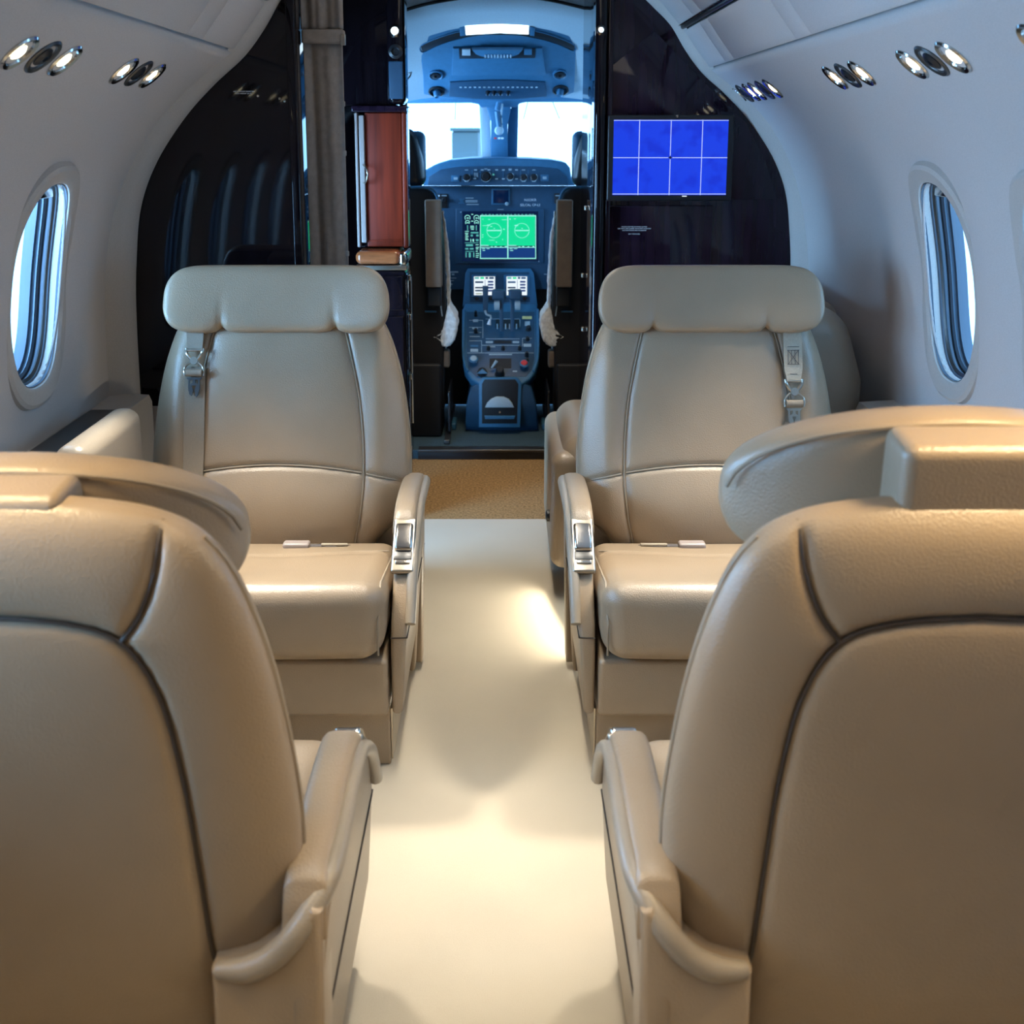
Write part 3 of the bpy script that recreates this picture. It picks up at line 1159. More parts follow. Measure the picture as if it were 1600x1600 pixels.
    if strap_style == 'short':
        th, wt = 0.470, 0.021
        vs, fs = strap(0.545, th, 0.022, 0.017, 0.012, 0.012)
        belt = mk('shoulder_belt', vs, fs, 'webbing', root)
        vs, fs = strap(th - 0.035, -0.005, 0.023, 0.023, 0.003, 0.003, bx, bx, 24)
        mk('lower_strap', vs, fs, 'webbing', belt)
    else:
        th, wt = 0.400, 0.021
        vs, fs = strap(0.545, 0.43, 0.021, 0.021, 0.010, 0.010)
        v2, f2 = strap(0.4301, th, 0.021, 0.015, 0.010, 0.012)
        belt = MB().add(vs, fs).add(v2, f2).build('shoulder_belt', 'webbing2', root)
        # stitched box with a cross and the maker's small print line
        b = MB()
        tb, tt_ = 0.440, 0.472
        for (x0_, t0_, x1_, t1_) in ((-0.014, tb, 0.014, tb), (-0.014, tt_, 0.014, tt_), (-0.012, tb, -0.012, tt_), (0.012, tb, 0.012, tt_), (-0.012, tb, 0.012, tt_), (-0.012, tt_, 0.012, tb), (-0.004, tb, -0.004, tt_), (0.004, tb, 0.004, tt_), (-0.014, tt_ + 0.008, 0.013, tt_ + 0.008), (-0.008, 0.418, 0.008, 0.418)):
            b.add(*tube_vf([bp_(bx + x0_, t0_, 0.0145), bp_(bx + x1_, t1_, 0.0145)], 0.0006, 4))
        st = b.build('stitching', 'thread', belt)
        vs, fs = strap(th - 0.09, -0.005, 0.020, 0.020, 0.003, 0.003, bx, bx, 24)
        mk('lower_strap', vs, fs, 'webbing', belt)
    # V hook
    hk = MB()
    L0 = 0.016
    for q in (-1, 1):
        hk.add(*tube_vf(smooth_path([bp_(bx + q * 0.019, th + 0.006, L0), bp_(bx + q * 0.017, th - 0.006, L0), bp_(bx + q * 0.008, th - 0.018, L0), bp_(bx, th - 0.024, L0)], 4), 0.0035, 8))
    hk.add(*tube_vf([bp_(bx - 0.02, th + 0.002, L0), bp_(bx + 0.02, th + 0.002, L0)], 0.0028, 8))
    up = (bp_(bx, th, 0) - bp_(bx, th - 0.03, 0)).normalized()
    nn = Vector((1, 0, 0)).cross(up).normalized()
    hk.add(*lathe_vf([(0.009, -0.002), (0.009, 0.002), (0.007, 0.003), (0.004, 0.0035), (0, 0.0035)], bp_(bx, th - 0.022, L0 + 0.003), nn, 14))
    hk.build('belt_hook', 'satin', belt)
    # bail and roller
    rl = MB()
    tr_ = th - 0.046
    rl.add(*tube_vf(smooth_path([bp_(bx - 0.021, tr_ - 0.010, L0), bp_(bx - 0.0215, tr_ + 0.006, L0), bp_(bx - 0.012, tr_ + 0.018, L0), bp_(bx, tr_ + 0.022, L0), bp_(bx + 0.012, tr_ + 0.018, L0), bp_(bx + 0.0215, tr_ + 0.006, L0), bp_(bx + 0.021, tr_ - 0.010, L0)], 4), 0.0024, 8))
    rl.build('belt_bail', 'satin', belt)
    vs, fs = lathe_vf([(0.002, -0.019), (0.0085, -0.0185), (0.0085, 0.0185), (0.002, 0.019)], bp_(bx, tr_ - 0.003, L0), (1, 0, 0), 16)
    mk('belt_roller', vs, fs, 'webbing', belt)
    # tongue plate with slots
    to = bp_(bx, tr_ - 0.014, L0 - 0.002)
    rx = Vector((1, 0, 0))

    def tp(a, b_):
        return to + rx * a * 0.001 - up * b_ * 0.001
    b = MB()
    out = [(-16, 0), (16, 0), (13, 8), (13, 28), (10, 38), (6, 42), (2, 38), (3, 33), (0, 30), (-3, 33), (-2, 38), (-6, 42), (-10, 38), (-13, 28), (-13, 8)]
    # plate in strips so that its two slots and keyhole stay open
    def quad(pp):
        b.add(*prism_vf([tp(*q) for q in pp], nn * 0.0025, 0))
    quad([(-18, 0), (18, 0), (14, 5), (-14, 5)])
    quad([(-13, 5), (-9, 5), (-10, 17), (-13, 17)])
    quad([(-3, 5), (3, 5), (3, 12), (-3, 12)])
    quad([(9, 5), (13, 5), (13, 17), (10, 17)])
    quad([(-3, 12), (3, 12), (13, 17), (13, 20), (5, 18), (-5, 18), (-13, 20), (-13, 17)])
    quad([(-13, 20), (-5, 18), (-4, 23), (-1.5, 27), (-2, 32), (-12, 31)])
    quad([(13, 20), (12, 31), (2, 32), (1.5, 27), (4, 23), (5, 18)])
    quad([(-11, 31), (-2, 32), (-4, 37), (-2, 41), (-6, 44), (-10, 39)])
    quad([(11, 31), (10, 38), (5, 42), (3, 38), (4, 36), (2, 32)])
    b.build('buckle_plate', 'darkmetal' if strap_style == 'short' else 'satin', belt)

    # lap belt: cream buckle and dark tail in the crease
    lb = slab('lap_belt', -s * 0.0 + lap_x - 0.030, lap_x + 0.030, 0.083, 0.112, 0.346, 0.368, 'cream', root, 0.006, k=3)
    q = 1 if lap_x * s < 0 else 1
    sx = s
    tube('belt_tail', [Vector((lap_x + sx * 0.03, 0.095, 0.358)), Vector((lap_x + sx * 0.08, 0.098, 0.360)), Vector((lap_x + sx * 0.13, 0.092, 0.354))], 0.0075, 'thread', lb, 8, flat=0.35)
    slab('belt_tab', lap_x + sx * 0.085 - 0.03, lap_x + sx * 0.085 + 0.03, 0.096, 0.104, 0.360, 0.365, 'webbing2', lb, 0.002)
    return root


cabin_seat((-0.502, 2.525, 0), R(180), -1, R(13), 0.590, 'far left beige leather seat facing aft, grey belt strap hanging beside its buckle', -0.052, 'short', out_z=0.665)
cabin_seat((0.478, 2.525, 0), R(180), 1, R(13), 0.590, 'far right beige leather seat facing aft, below the blue screen, with pale labelled belt', 0.050, 'long')
cabin_seat((-0.512, 1.155, 0), 0, 1, R(6), 0.535, 'near left beige leather seat seen from behind, its headrest pushed low', 0.05, 'short', head_n=0.045, tk=0.05)
cabin_seat((0.475, 1.155, 0), 0, -1, R(6), 0.588, 'near right beige leather seat seen from behind, its headrest raised', -0.05, 'short', head_n=0.045, tk=0.05)
# ------------------------------------------------------------------ bulkheads, closet, doorway
def P3(x, y, z):
    return Vector((x, y, z))


def profile_panel(side, Y, xin, th, name, m, parent=None, zlo=0.0):
    """Bulkhead sheet filling the section between x = xin and the trim hoop."""
    pts = [(side * min(p.x + 0.02, 1.0), Y, p.z) for p in HOOP if p.x + 0.0 > xin and p.z >= zlo]
    top = float(np.interp(xin, [p.x for p in HOOP[::-1]], [p.z for p in HOOP[::-1]])) + 0.02
    poly = [(side * xin, Y, zlo)] + ([(side * 0.945, Y, zlo)] if zlo > 0 else []) + pts + [(side * xin, Y, top)]
    return prism(name, [Vector(p) for p in poly], (0, th, 0), m, parent, 0.0)


# left closet: glossy black front, seen above a lining-coloured dado
cl = empty('closet', (-0.7, YL + 0.02, 0))
tag(cl, 'glossy black lacquered closet panel reflecting the windows, left of the grey curtain', 'closet')
o = profile_panel(-1, YL + 0.015, 0.485, 0.03, 'front_panel', 'gloss', None, 0.575)
for q in (o,):
    q.parent = cl
    q.matrix_parent_inverse = Matrix.Translation(-cl.location)
o = slab('dado_panel', -0.945, -0.485, YL + 0.012, YL + 0.045, 0.0, 0.574, 'lintrim', None, r=0.004)
o.parent = cl
o.matrix_parent_inverse = Matrix.Translation(-cl.location)
o = slab('side_panel', -0.50, -0.487, YL + 0.046, YL + 0.36, 0.0, 1.575, 'gloss', None, r=0.002)
o.parent = cl
o.matrix_parent_inverse = Matrix.Translation(-cl.location)
# fine door gap near the inner edge with a slim black stile
o = slab('door_stile', -0.507, -0.4855, YL - 0.004, YL + 0.014, 0.58, 1.575, 'gloss', None, r=0.004, k=3)
o.parent = cl
o.matrix_parent_inverse = Matrix.Translation(-cl.location)
for i, (s_, z, sz) in enumerate((('NO STOWAGE PERMITTED', 1.352, 0.0042), ('MAX WEIGHT 20 LBS', 1.345, 0.0042))):
    o = text('placard', s_, sz, at(381, 143 + 3.2 * i, YL + 0.012) , (1, 0, 0), (0, 0, 1), 'white', None)
    o.parent = cl
    o.matrix_parent_inverse = Matrix.Translation(-cl.location)
for (px, py) in ((403, 150), (437, 154), (445, 158)):
    o = lathe('button_stud', [(0.0028, -0.003), (0.0028, 0.002), (0.0, 0.003)], at(px, py, YL + 0.014), (0, -1, 0), 'satin', None, 12)
    o.parent = cl
    o.matrix_parent_inverse = Matrix.Translation(-cl.location)


# grey curtain gathered against the closet
def curtain_sheet(x0, x1, z0, z1, Y, folds, amp, puck=0.0):
    vs, fs = [], []
    nx_, nz_ = 70, 24
    for j in range(nz_ + 1):
        z = z0 + (z1 - z0) * j / nz_
        pin = 1 - puck * math.exp(-((z - 1.455) / 0.03) ** 2)
        for i in range(nx_ + 1):
            u = i / nx_
            x = x0 + (x1 - x0) * (0.5 + (u - 0.5) * pin)
            d = amp * math.sin(u * folds * 2 * math.pi + 0.7 * math.sin(z * 4)) + 0.4 * amp * math.sin(u * folds * 4.3 * math.pi + z * 3)
            vs.append((x, Y + d, z))
    for j in range(nz_):
        for i in range(nx_):
            a = j * (nx_ + 1) + i
            fs.append((a, a + 1, a + nx_ + 2, a + nx_ + 1))
    return vs, fs


cu = empty('curtain', (-0.433, YL + 0.09, 0))
tag(cu, 'gathered grey-brown cloth curtain hanging beside the black closet', 'curtain')
vs, fs = curtain_sheet(-0.048, 0.048, 0.03, 1.50, 0, 1.4, 0.0045)
o = mk('curtain_cloth', vs, fs, 'curtain', cu, True, 0)
so = o.modifiers.new('t', 'SOLIDIFY')
so.thickness = 0.004
vs, fs = curtain_sheet(-0.050, 0.052, 1.505, 1.70, -0.004, 2.0, 0.006)
o = mk('curtain_heading', vs, fs, 'curtain', cu, True, 0)
so = o.modifiers.new('t', 'SOLIDIFY')
so.thickness = 0.004
slab('tie_band', -0.050, 0.054, -0.020, 0.016, 1.470, 1.504, 'curtain', cu, 0.006, k=3)
bk = slab('band_buckle', 0.046, 0.058, -0.024, -0.012, 1.466, 1.492, 'satin', cu, 0.002)
for z in (0.70, 0.95, 1.20, 1.32):
    slab('edge_snap', 0.044, 0.052, -0.014, -0.006, z, z + 0.014, 'curtain', cu, 0.003)

# right bulkhead with screen
XJ = 0.290                                             # its inner (aisle) edge
bh = empty('bulkhead', (0.6, YR, 0))
tag(bh, 'glossy dark plum bulkhead on the right that carries the blue screen', 'partition')


def adopt(o, p):
    o.parent = p
    o.matrix_parent_inverse = Matrix.Translation(-p.location)
    return o


adopt(profile_panel(1, YR + 0.012, XJ + 0.035, 0.035, 'bulkhead_panel', 'glosspurple'), bh)
# overlay panels (doors) with seams
ptop = [at(950, 0, YR).z]
pz = at(950, 318, YR).z
adopt(slab('lower_door', XJ + 0.040, 0.66, YR + 0.004, YR + 0.014, 0.44, pz - 0.006, 'glosspurple', None, r=0.004), bh)
adopt(slab('stile', XJ + 0.036, XJ + 0.052, YR - 0.004, YR + 0.013, 0.05, 1.66, 'glosspurple', None, r=0.004), bh)
adopt(prism('upper_door', [at(x, y, YR + 0.002) for x, y in ((950, 312), (950, 108), (1023, 48), (1110, 138), (1165, 190), (1196, 250), (1215, 312))], (0, 0.012, 0), 'glosspurple', None, 0.002), bh)
# rounded jamb post on the aisle edge
vs, fs = box_vf((XJ + 0.015, YR + 0.04, 0.86), (0.018, 0.060, 0.86), 0.016, 5, 6)
jm = adopt(mk('jamb_post', vs, fs, 'gloss', None), bh)
# aisle-side cheek of the forward right cabinet
adopt(slab('cabinet_side', XJ + 0.020, XJ + 0.035, YR + 0.05, YD + 0.02, 0.0, 1.74, 'gloss', None, r=0.002), bh)
for (y, z) in ((4.1, 1.0), (4.15, 0.56), (4.2, 0.75)):
    adopt(slab('latch', XJ + 0.010, XJ + 0.020, y - 0.012, y + 0.012, z - 0.008, z + 0.008, 'satin', None, r=0.003), bh)
for i, s_ in enumerate(('FASTEN SEAT BELTS WHILE SEATED', 'LIFE VESTS ARE UNDER YOUR SEAT CUSHION', 'OXYGEN MASKS ARE OVERHEAD', '', 'EXIT FORWARD')):
    if s_:
        adopt(text('placard', s_, 0.0050, at(991, 354.5 + 2.8 * i, YR + 0.002), (1, 0, 0), (0, 0, 1), 'white'), bh)

# wall screen
c0, c1 = at(957, 305, YR - 0.02), at(1139, 187, YR - 0.02)
mo = empty('wall_screen', ((c0.x + c1.x) / 2, YR - 0.02, (c0.z + c1.z) / 2))
tag(mo, 'wide blue moving-map screen with white grid lines on the dark bulkhead', 'screen')
hw, hh = (c1.x - c0.x) / 2, (c1.z - c0.z) / 2
box('screen_housing', (0, 0.014, -0.002), (hw + 0.018, 0.010, hh + 0.016), 'blackp', mo, 0.006, 3)
sp = box('display_face', (0, 0.0035, 0), (hw, 0.0006, hh), 'scrblue', mo, 0)
# slight cloudiness of the map water
m_ = M['scrblue']
nt = m_.node_tree
tc = nt.nodes.new('ShaderNodeTexCoord')
nn_ = nt.nodes.new('ShaderNodeTexNoise')
nn_.inputs['Scale'].default_value = 18
rp_ = nt.nodes.new('ShaderNodeValToRGB')
rp_.color_ramp.elements[0].position = 0.36
rp_.color_ramp.elements[0].color = (0.004, 0.030, 0.72, 1)
rp_.color_ramp.elements[1].position = 0.5
rp_.color_ramp.elements[1].color = (0.006, 0.048, 0.83, 1)
nt.links.new(tc.outputs['Object'], nn_.inputs['Vector'])
nt.links.new(nn_.outputs['Fac'], rp_.inputs['Fac'])
nt.links.new(rp_.outputs['Color'], nt.nodes['Principled BSDF'].inputs['Emission Color'])
for fx in (0.225, 0.50, 0.775):
    x = -hw + 2 * hw * fx
    box('grid_line', (x, 0.0024, 0), (0.0011, 0.0005, hh), 'scrline', mo)
for z in (-hh + 0.0035, 0.0, hh - 0.002):
    box('grid_line', (0, 0.0022, z), (hw, 0.0005, 0.0011), 'scrline', mo)
prism('aircraft_symbol', [Vector((x * 0.001, 0.0014, z * 0.001)) for x, z in ((0, 7), (1.8, 2.2), (8, 0), (1.8, -1.6), (0, -6), (-1.8, -1.6), (-8, 0), (-1.8, 2.2))], (0, 0.0006, 0), 'black', mo)
lathe('status_light', [(0.004, -0.002), (0.004, 0.002), (0, 0.003)], (0.017, 0.003, hh + 0.010), (0, -1, 0), 'chrome', mo, 12)
box('status_light', (0.047, 0.003, -hh - 0.003), (0.007, 0.001, 0.0014), 'scrwhite', mo)


# side-facing seat between the far right seat and the bulkhead
ss = empty('side_seat', (0.5, 3.22, 0))
tag(ss, 'beige side-facing seat mostly hidden behind the far right seat', 'seat')


def sc_fn(x, y, z):
    return (x, y, z + (0.02 * (1 - (y / 0.26) ** 2) if z > 0 else 0))


box('seat_cushion', (-0.06, 0, 0.375), (0.27, 0.262, 0.080), 'leather', ss, 0.062, 6, 8, sc_fn)
box('cushion_front', (-0.315, 0.0, 0.255), (0.045, 0.262, 0.165), 'leather', ss, 0.036, 5, 4)
box('seat_base', (-0.03, 0, 0.05), (0.25, 0.24, 0.050), 'leather', ss, 0.006)
o = lathe('recline_knob', [(0.016, -0.004), (0.016, 0.006), (0.010, 0.010), (0, 0.010)], (-0.361, -0.16, 0.215), (-1, 0, 0), 'blackp', ss)
slab('outboard_back', 0.20, 0.39, -0.27, 0.27, 0.40, 0.83, 'leather2', ss, 0.055, k=6, mid=6)
sr = smooth_path([(0.20, -0.275, 0.825), (0.28, -0.28, 0.835), (0.34, -0.28, 0.80), (0.385, -0.278, 0.72), (0.400, -0.275, 0.60)], 5)
# padded outboard arm rest block of the side seat, nearer the camera
box('arm_bolster', (0.27, -0.36, 0.655), (0.135, 0.10, 0.185), 'leather2', ss, 0.070, 7, 4, lambda x, y, z: (x - 0.05 * max(0, z) / 0.16 * (1 if x > 0 else 0.2), y, z))
box('arm_shelf', (0.28, -0.42, 0.455), (0.115, 0.13, 0.035), 'leather2', ss, 0.022, 5)
tube('piping', sr, 0.003, 'piping', ss)

# soft arm bolsters that rise from the left side ledge and stand by the right wall
lg = slab('ledge_insert', -0.955, -0.885, 1.35, 2.62, 0.6185, 0.624, 'blackp', None, r=0.002)
tag(lg, 'dark inlay strip on the left side ledge under the window', 'ledge inlay')
# courtesy lamps low on the right side by the aisle
for (x, y, z, nm, lab) in ((0.205, 2.62, 0.03, 'courtesy_lamp', 'low floor lamp glowing on the carpet beside the far right seat'),):
    o = slab(nm, x, x + 0.012, y - 0.18, y + 0.35, z - 0.008, z + 0.010, 'lampw', None, r=0.003)
    tag(o, lab, 'floor light')
area('courtesy_light', (0.196, 2.70, 0.05), (-0.3, 2.62, 0.0), 0.7, 0.03, 2.2, (1.0, 0.9, 0.7), spread=150)

# ------------------------------------------------------------------ galley side of the entry
YG = 3.72
a0, a1 = at(553, 165, YG), at(635, 165, YG)
gx0, gx1 = at(557, 300, YG).x, at(636, 300, YG).x
zt, zb = at(600, 165, YG).z, at(600, 388, YG).z
ga = empty('galley_cabinet', ((gx0 + gx1) / 2, YG, 0))
tag(ga, 'upper galley cabinet with a red mahogany door and cream side frame', 'cabinet')


def sl(name, x0, x1, y0, y1, z0, z1, m, par, r=0.003, **kw):
    return adopt(slab(name, x0, x1, y0, y1, z0, z1, m, None, r=r, **kw), par)


sl('cabinet_body', gx0 - 0.004, gx1, YG + 0.04, YG + 0.13, zb, zt, 'gloss', ga)
sl('cornice', gx0 - 0.010, gx1 + 0.004, YG - 0.01, YG + 0.13, zt - 0.020, zt, 'glosspurple', ga, 0.005)
dr = sl('mahogany_door', gx0 + 0.030, gx1 - 0.016, YG + 0.012, YG + 0.040, zb + 0.004, zt - 0.022, 'redwood', ga, 0.003)
sl('door_stile', gx1 - 0.015, gx1, YG + 0.006, YG + 0.045, zb, zt - 0.02, 'redwood', ga, 0.006, k=4)
sl('door_rail', gx0 + 0.030, gx1 - 0.016, YG + 0.008, YG + 0.014, zb + 0.020, zb + 0.026, 'redwood', ga, 0.002)
sl('cream_frame', gx0 + 0.012, gx0 + 0.029, YG - 0.002, YG + 0.045, zb + 0.018, zt - 0.030, 'cream', ga, 0.003)
sl('cream_frame', gx0, gx0 + 0.009, YG - 0.008, YG + 0.045, zb + 0.004, zt - 0.022, 'cream', ga, 0.003)
hz_ = at(565, 272, YG).z
hx = gx0 + 0.024
adopt(tube('handle', smooth_path([(hx, YG - 0.002, hz_ + 0.028), (hx + 0.010, YG - 0.022, hz_ + 0.022), (hx + 0.016, YG - 0.030, hz_), (hx + 0.010, YG - 0.022, hz_ - 0.022), (hx, YG - 0.002, hz_ - 0.028)], 5), 0.0035, 'satin', None), ga)

gc = empty('galley_counter', ((gx0 + gx1) / 2, YG, 0))
tag(gc, 'polished brown wood counter edge with chrome corner below the red cabinet', 'counter')
ct = at(600, 388, YG - 0.03).z
sl('counter_top', gx0 + 0.001, gx1 - 0.020, YG - 0.085, YG + 0.13, ct - 0.046, ct - 0.005, 'topwood', gc, 0.018, k=6)
sl('corner_cap', gx1 - 0.024, gx1 + 0.004, YG - 0.080, YG + 0.10, ct - 0.050, ct - 0.008, 'chrome', gc, 0.012, k=5)
sl('satin_strip', gx0, gx1 + 0.001, YG - 0.070, YG + 0.02, ct - 0.066, ct - 0.050, 'satin', gc, 0.003)

lc = empty('galley_cabinet', ((gx0 + gx1) / 2, YG, 0))
tag(lc, 'glossy black lower galley cabinet with latches, beside the cockpit doorway', 'cabinet')
sl('cabinet_body', gx0 - 0.02, gx1 - 0.004, YG - 0.060, YG + 0.13, 0.0, ct - 0.068, 'gloss', lc, 0.010, k=4)
for k, (za, zb_) in enumerate(((ct - 0.20, ct - 0.080), (ct - 0.40, ct - 0.21), (ct - 0.66, ct - 0.41))):
    f = sl('drawer', gx0 - 0.01, gx1 - 0.012, YG - 0.068, YG - 0.058, za + 0.004, zb_ - 0.004, 'gloss', lc, 0.004)
    sl('drawer_side', gx1 - 0.006, gx1 - 0.001, YG - 0.03, YG + 0.11, za + 0.004, zb_ - 0.004, 'gloss', lc, 0.002)
    sl('latch', gx1 - 0.002, gx1 + 0.005, YG + 0.02, YG + 0.05, zb_ - 0.030, zb_ - 0.012, 'chrome', lc, 0.002)
sl('grab_bar', gx1 - 0.002, gx1 + 0.006, YG + 0.06, YG + 0.072, ct - 0.60, ct - 0.10, 'chrome', lc, 0.004, k=3)

# dark panel above the galley and the glossy forward post with its lamp
ub = empty('entry_panel', ((gx0 + gx1) / 2, YG, 0))
tag(ub, 'black panel above the red galley cabinet, with a glossy post at the doorway', 'panel')
sl('panel_sheet', gx0 - 0.16, gx1 - 0.03, YG + 0.02, YG + 0.13, zt + 0.001, 1.76, 'gloss', ub, 0.002)
px0, px1 = at(604, 100, YG - 0.02).x, at(633, 100, YG - 0.02).x
sl('post', px0, px1, YG - 0.02, YG + 0.10, zt + 0.004, 1.74, 'gloss', ub, 0.020, k=6)
sl('post_recess', px0 + 0.006, px1 - 0.006, YG - 0.024, YG - 0.015, at(0 + 600, 155, YG).z, at(600, 96, YG).z, 'castdk', ub, 0.006, k=3)
wl = empty('post_lamp', ((px0 + px1) / 2, YG - 0.02, at(613, 50, YG).z))
tag(wl, 'small round lamp with dark socket on the glossy post left of the doorway', 'wall light')
lathe('lamp_cap', [(0.018, 0.002), (0.020, 0.012), (0.014, 0.022), (0.006, 0.026), (0, 0.026)], (0, 0, 0), (0, -1, 0), 'chrome', wl)
lathe('lamp_lens', [(0.013, 0.018), (0.011, 0.026), (0.004, 0.030), (0, 0.030)], (0, 0, 0), (0, -1, 0), 'lampw', wl)
lathe('lamp_socket', [(0.022, -0.002), (0.022, 0.006), (0.013, 0.009), (0.010, 0.003), (0, 0.003)], (0, 0, -0.060), (0, -1, 0), 'blackp', wl)
wr = empty('post_lamp', (XJ + 0.012, YR - 0.018, at(922, 48, YR).z))
tag(wr, 'small round lamp at the top of the glossy post right of the doorway', 'wall light')
lathe('lamp_cap', [(0.014, -0.006), (0.015, 0.004), (0.010, 0.011), (0, 0.013)], (0, 0, 0), (0, -1, 0), 'chrome', wr)
lathe('lamp_lens', [(0.008, 0.008), (0.007, 0.014), (0, 0.017)], (0, 0, 0), (0, -1, 0), 'lampw', wr)

# hidden outer shell round entry and cockpit: dark side walls and ceiling
for side, nm in ((-1, 'wall_entry_left'), (1, 'wall_entry_right')):
    ya = YL + 0.4 if side < 0 else YR + 0.05
    o = prism(nm, [Vector((side * x, ya, z)) for x, z in ((1.0, -0.02), (1.0, 1.0), (0.93, 1.25), (0.66, 1.5), (0.66, 1.83), (0.72, 1.83), (0.76, 1.55), (1.02, 1.28), (1.06, 1.0), (1.06, -0.02))], (0, YD + 0.05 - ya, 0), 'black', None)
    o['kind'] = 'structure'
# cockpit doorway frame: two cheeks and an arched header
df = empty('door_1', (0, YD, 0))
df['kind'] = 'structure'
xl, xr_ = at(637, 200, YD).x, at(915, 200, YD).x
adopt(prism('door_cheek', [Vector(p) for p in ((-1.0, YD, 0.0), (xl, YD, 0.0), (xl, YD, 1.83), (-1.0, YD, 1.83))], (0, 0.05, 0), 'gloss', None), df)
adopt(prism('door_cheek', [Vector(p) for p in ((1.0, YD, 0.0), (xr_, YD, 0.0), (xr_, YD, 1.83), (1.0, YD, 1.83))], (0, 0.05, 0), 'gloss', None), df)
arc = [at(x, y, YD) for x, y in ((628, 17), (660, 8), (700, 0), (740, -5), (780, -7), (820, -5), (858, 0), (890, 7), (918, 15))]
arc[0].x, arc[-1].x = xl - 0.01, xr_ + 0.01
adopt(prism('door_header', [Vector((xl - 0.01, YD + 0.001, 1.83))] + smooth_path(arc, 4) + [Vector((xr_ + 0.01, YD + 0.001, 1.83))], (0, 0.04, 0), 'headliner', None), df)
adopt(tube('header_seal', smooth_path(arc, 4), 0.006, 'black', None), df)

# ------------------------------------------------------------------ cockpit
YP = 5.08
cw = prism('wall_cockpit_left', [Vector((-0.80, YD + 0.05, z)) for z in (0.0, 1.0)] + [Vector((-0.80, 5.9, 1.0)), Vector((-0.80, 5.9, 0.0))], (-0.03, 0, 0), 'castdk', None)
cw['kind'] = 'structure'
cw = prism('wall_cockpit_right', [Vector((0.80, YD + 0.05, z)) for z in (0.0, 1.0)] + [Vector((0.80, 5.9, 1.0)), Vector((0.80, 5.9, 0.0))], (0.03, 0, 0), 'castdk', None)
cw['kind'] = 'structure'
# headliner: from the doorway down to the windshield header
hl = empty('ceiling_cockpit', (0, 4.75, 1.66))
hl['kind'] = 'structure'
A_ = at(780, -8, YD + 0.04)
B_ = at(780, 50, 4.80)
C_ = at(780, 157, 5.16)
nA = Vector((1, 0, 0)).cross(B_ - A_).normalized()      # plane A-B
nB = Vector((1, 0, 0)).cross(C_ - B_).normalized()      # plane B-C


def skinrow(rows, name, m, par, th=0.012, flip=1):
    vs, fs = [], []
    n_ = len(rows[0])
    for r_ in rows:
        vs += r_
    for i in range(len(rows) - 1):
        for j in range(n_ - 1):
            a = i * n_ + j
            fs.append((a, a + 1, a + n_ + 1, a + n_))
    o = mk(name, vs, fs, m, None, True, 0)
    adopt(o, par)
    so_ = o.modifiers.new('t', 'SOLIDIFY')
    so_.thickness = th
    so_.offset = 0
    return o


def vault(Y, ztop, halfw, drop, n_=24):
    return [Vector((halfw * (-1 + 2 * i / n_), Y, ztop - drop * abs(-1 + 2 * i / n_) ** 2.4)) for i in range(n_ + 1)]


skinrow([vault(YD + 0.045, A_.z + 0.012, 0.82, 0.36), vault(4.6, (A_.z + B_.z) / 2 + 0.012, 0.82, 0.34), vault(4.80, B_.z + 0.014, 0.82, 0.32), vault(4.95, B_.z - 0.085, 0.82, 0.26), vault(5.17, C_.z + 0.03, 0.82, 0.15)], 'headliner_panel', 'headliner', hl)

# overhead console standing on the sloping plane
oc = empty('overhead_console', (0, 4.98, 1.55))
tag(oc, 'blue-lit overhead console with lamp bar, handle and switch row above the windshield', 'console')
P0, N0 = B_ + Vector((0, 0, -0.006)), nB
if N0.y > 0:
    N0 = -N0            # towards the cabin


def oh(px, py, lift=0.0):
    return hit(px, py, P0 + N0 * lift, N0)


def oplate(name, pts, lift, th, m, par, bevel=0.002):
    o = prism(name, [oh(x, y, lift) for x, y in pts], -N0 * th, m, None, bevel)
    return adopt(o, par)


def onplane_sub(o, partroot, part):
    o.parent = part
    o.matrix_parent_inverse = part.matrix_parent_inverse.copy()
    return o


topa = [(650, 62), (675, 51), (705, 43), (740, 37), (780, 35), (820, 37), (855, 43), (880, 51), (903, 62)]
body = topa + [(900, 90), (898, 120), (897, 145), (880, 152), (840, 156), (780, 158), (720, 156), (680, 152), (662, 148), (661, 120), (657, 90)]
oplate('console_body', body, 0.010, 0.03, 'castpl', oc, 0.006)
barp = [(657, 72), (680, 61), (710, 51), (745, 45), (780, 43), (815, 45), (848, 51), (875, 60), (898, 71), (896, 80), (872, 70), (845, 62), (812, 56), (780, 55), (748, 56), (714, 62), (684, 72), (661, 82)]
bar = oplate('lamp_bar', barp, 0.014, 0.010, 'blackp', oc, 0.001)
adopt(tube('bar_rim', smooth_path([oh(x, y, 0.014) for x, y in barp], 3, True), 0.0022, 'castpl', None, 6, True), oc)
oplate('lamp_lens', [(727, 41), (780, 38.5), (826, 41), (826, 54), (780, 52), (728, 55)], 0.018, 0.010, 'lampw', oc, 0.002)
oplate('end_cap', [(718, 44), (726, 42), (727, 56), (719, 57)], 0.018, 0.008, 'castpl', oc)
oplate('end_cap', [(828, 42), (836, 44), (835, 57), (828, 56)], 0.018, 0.008, 'castpl', oc)
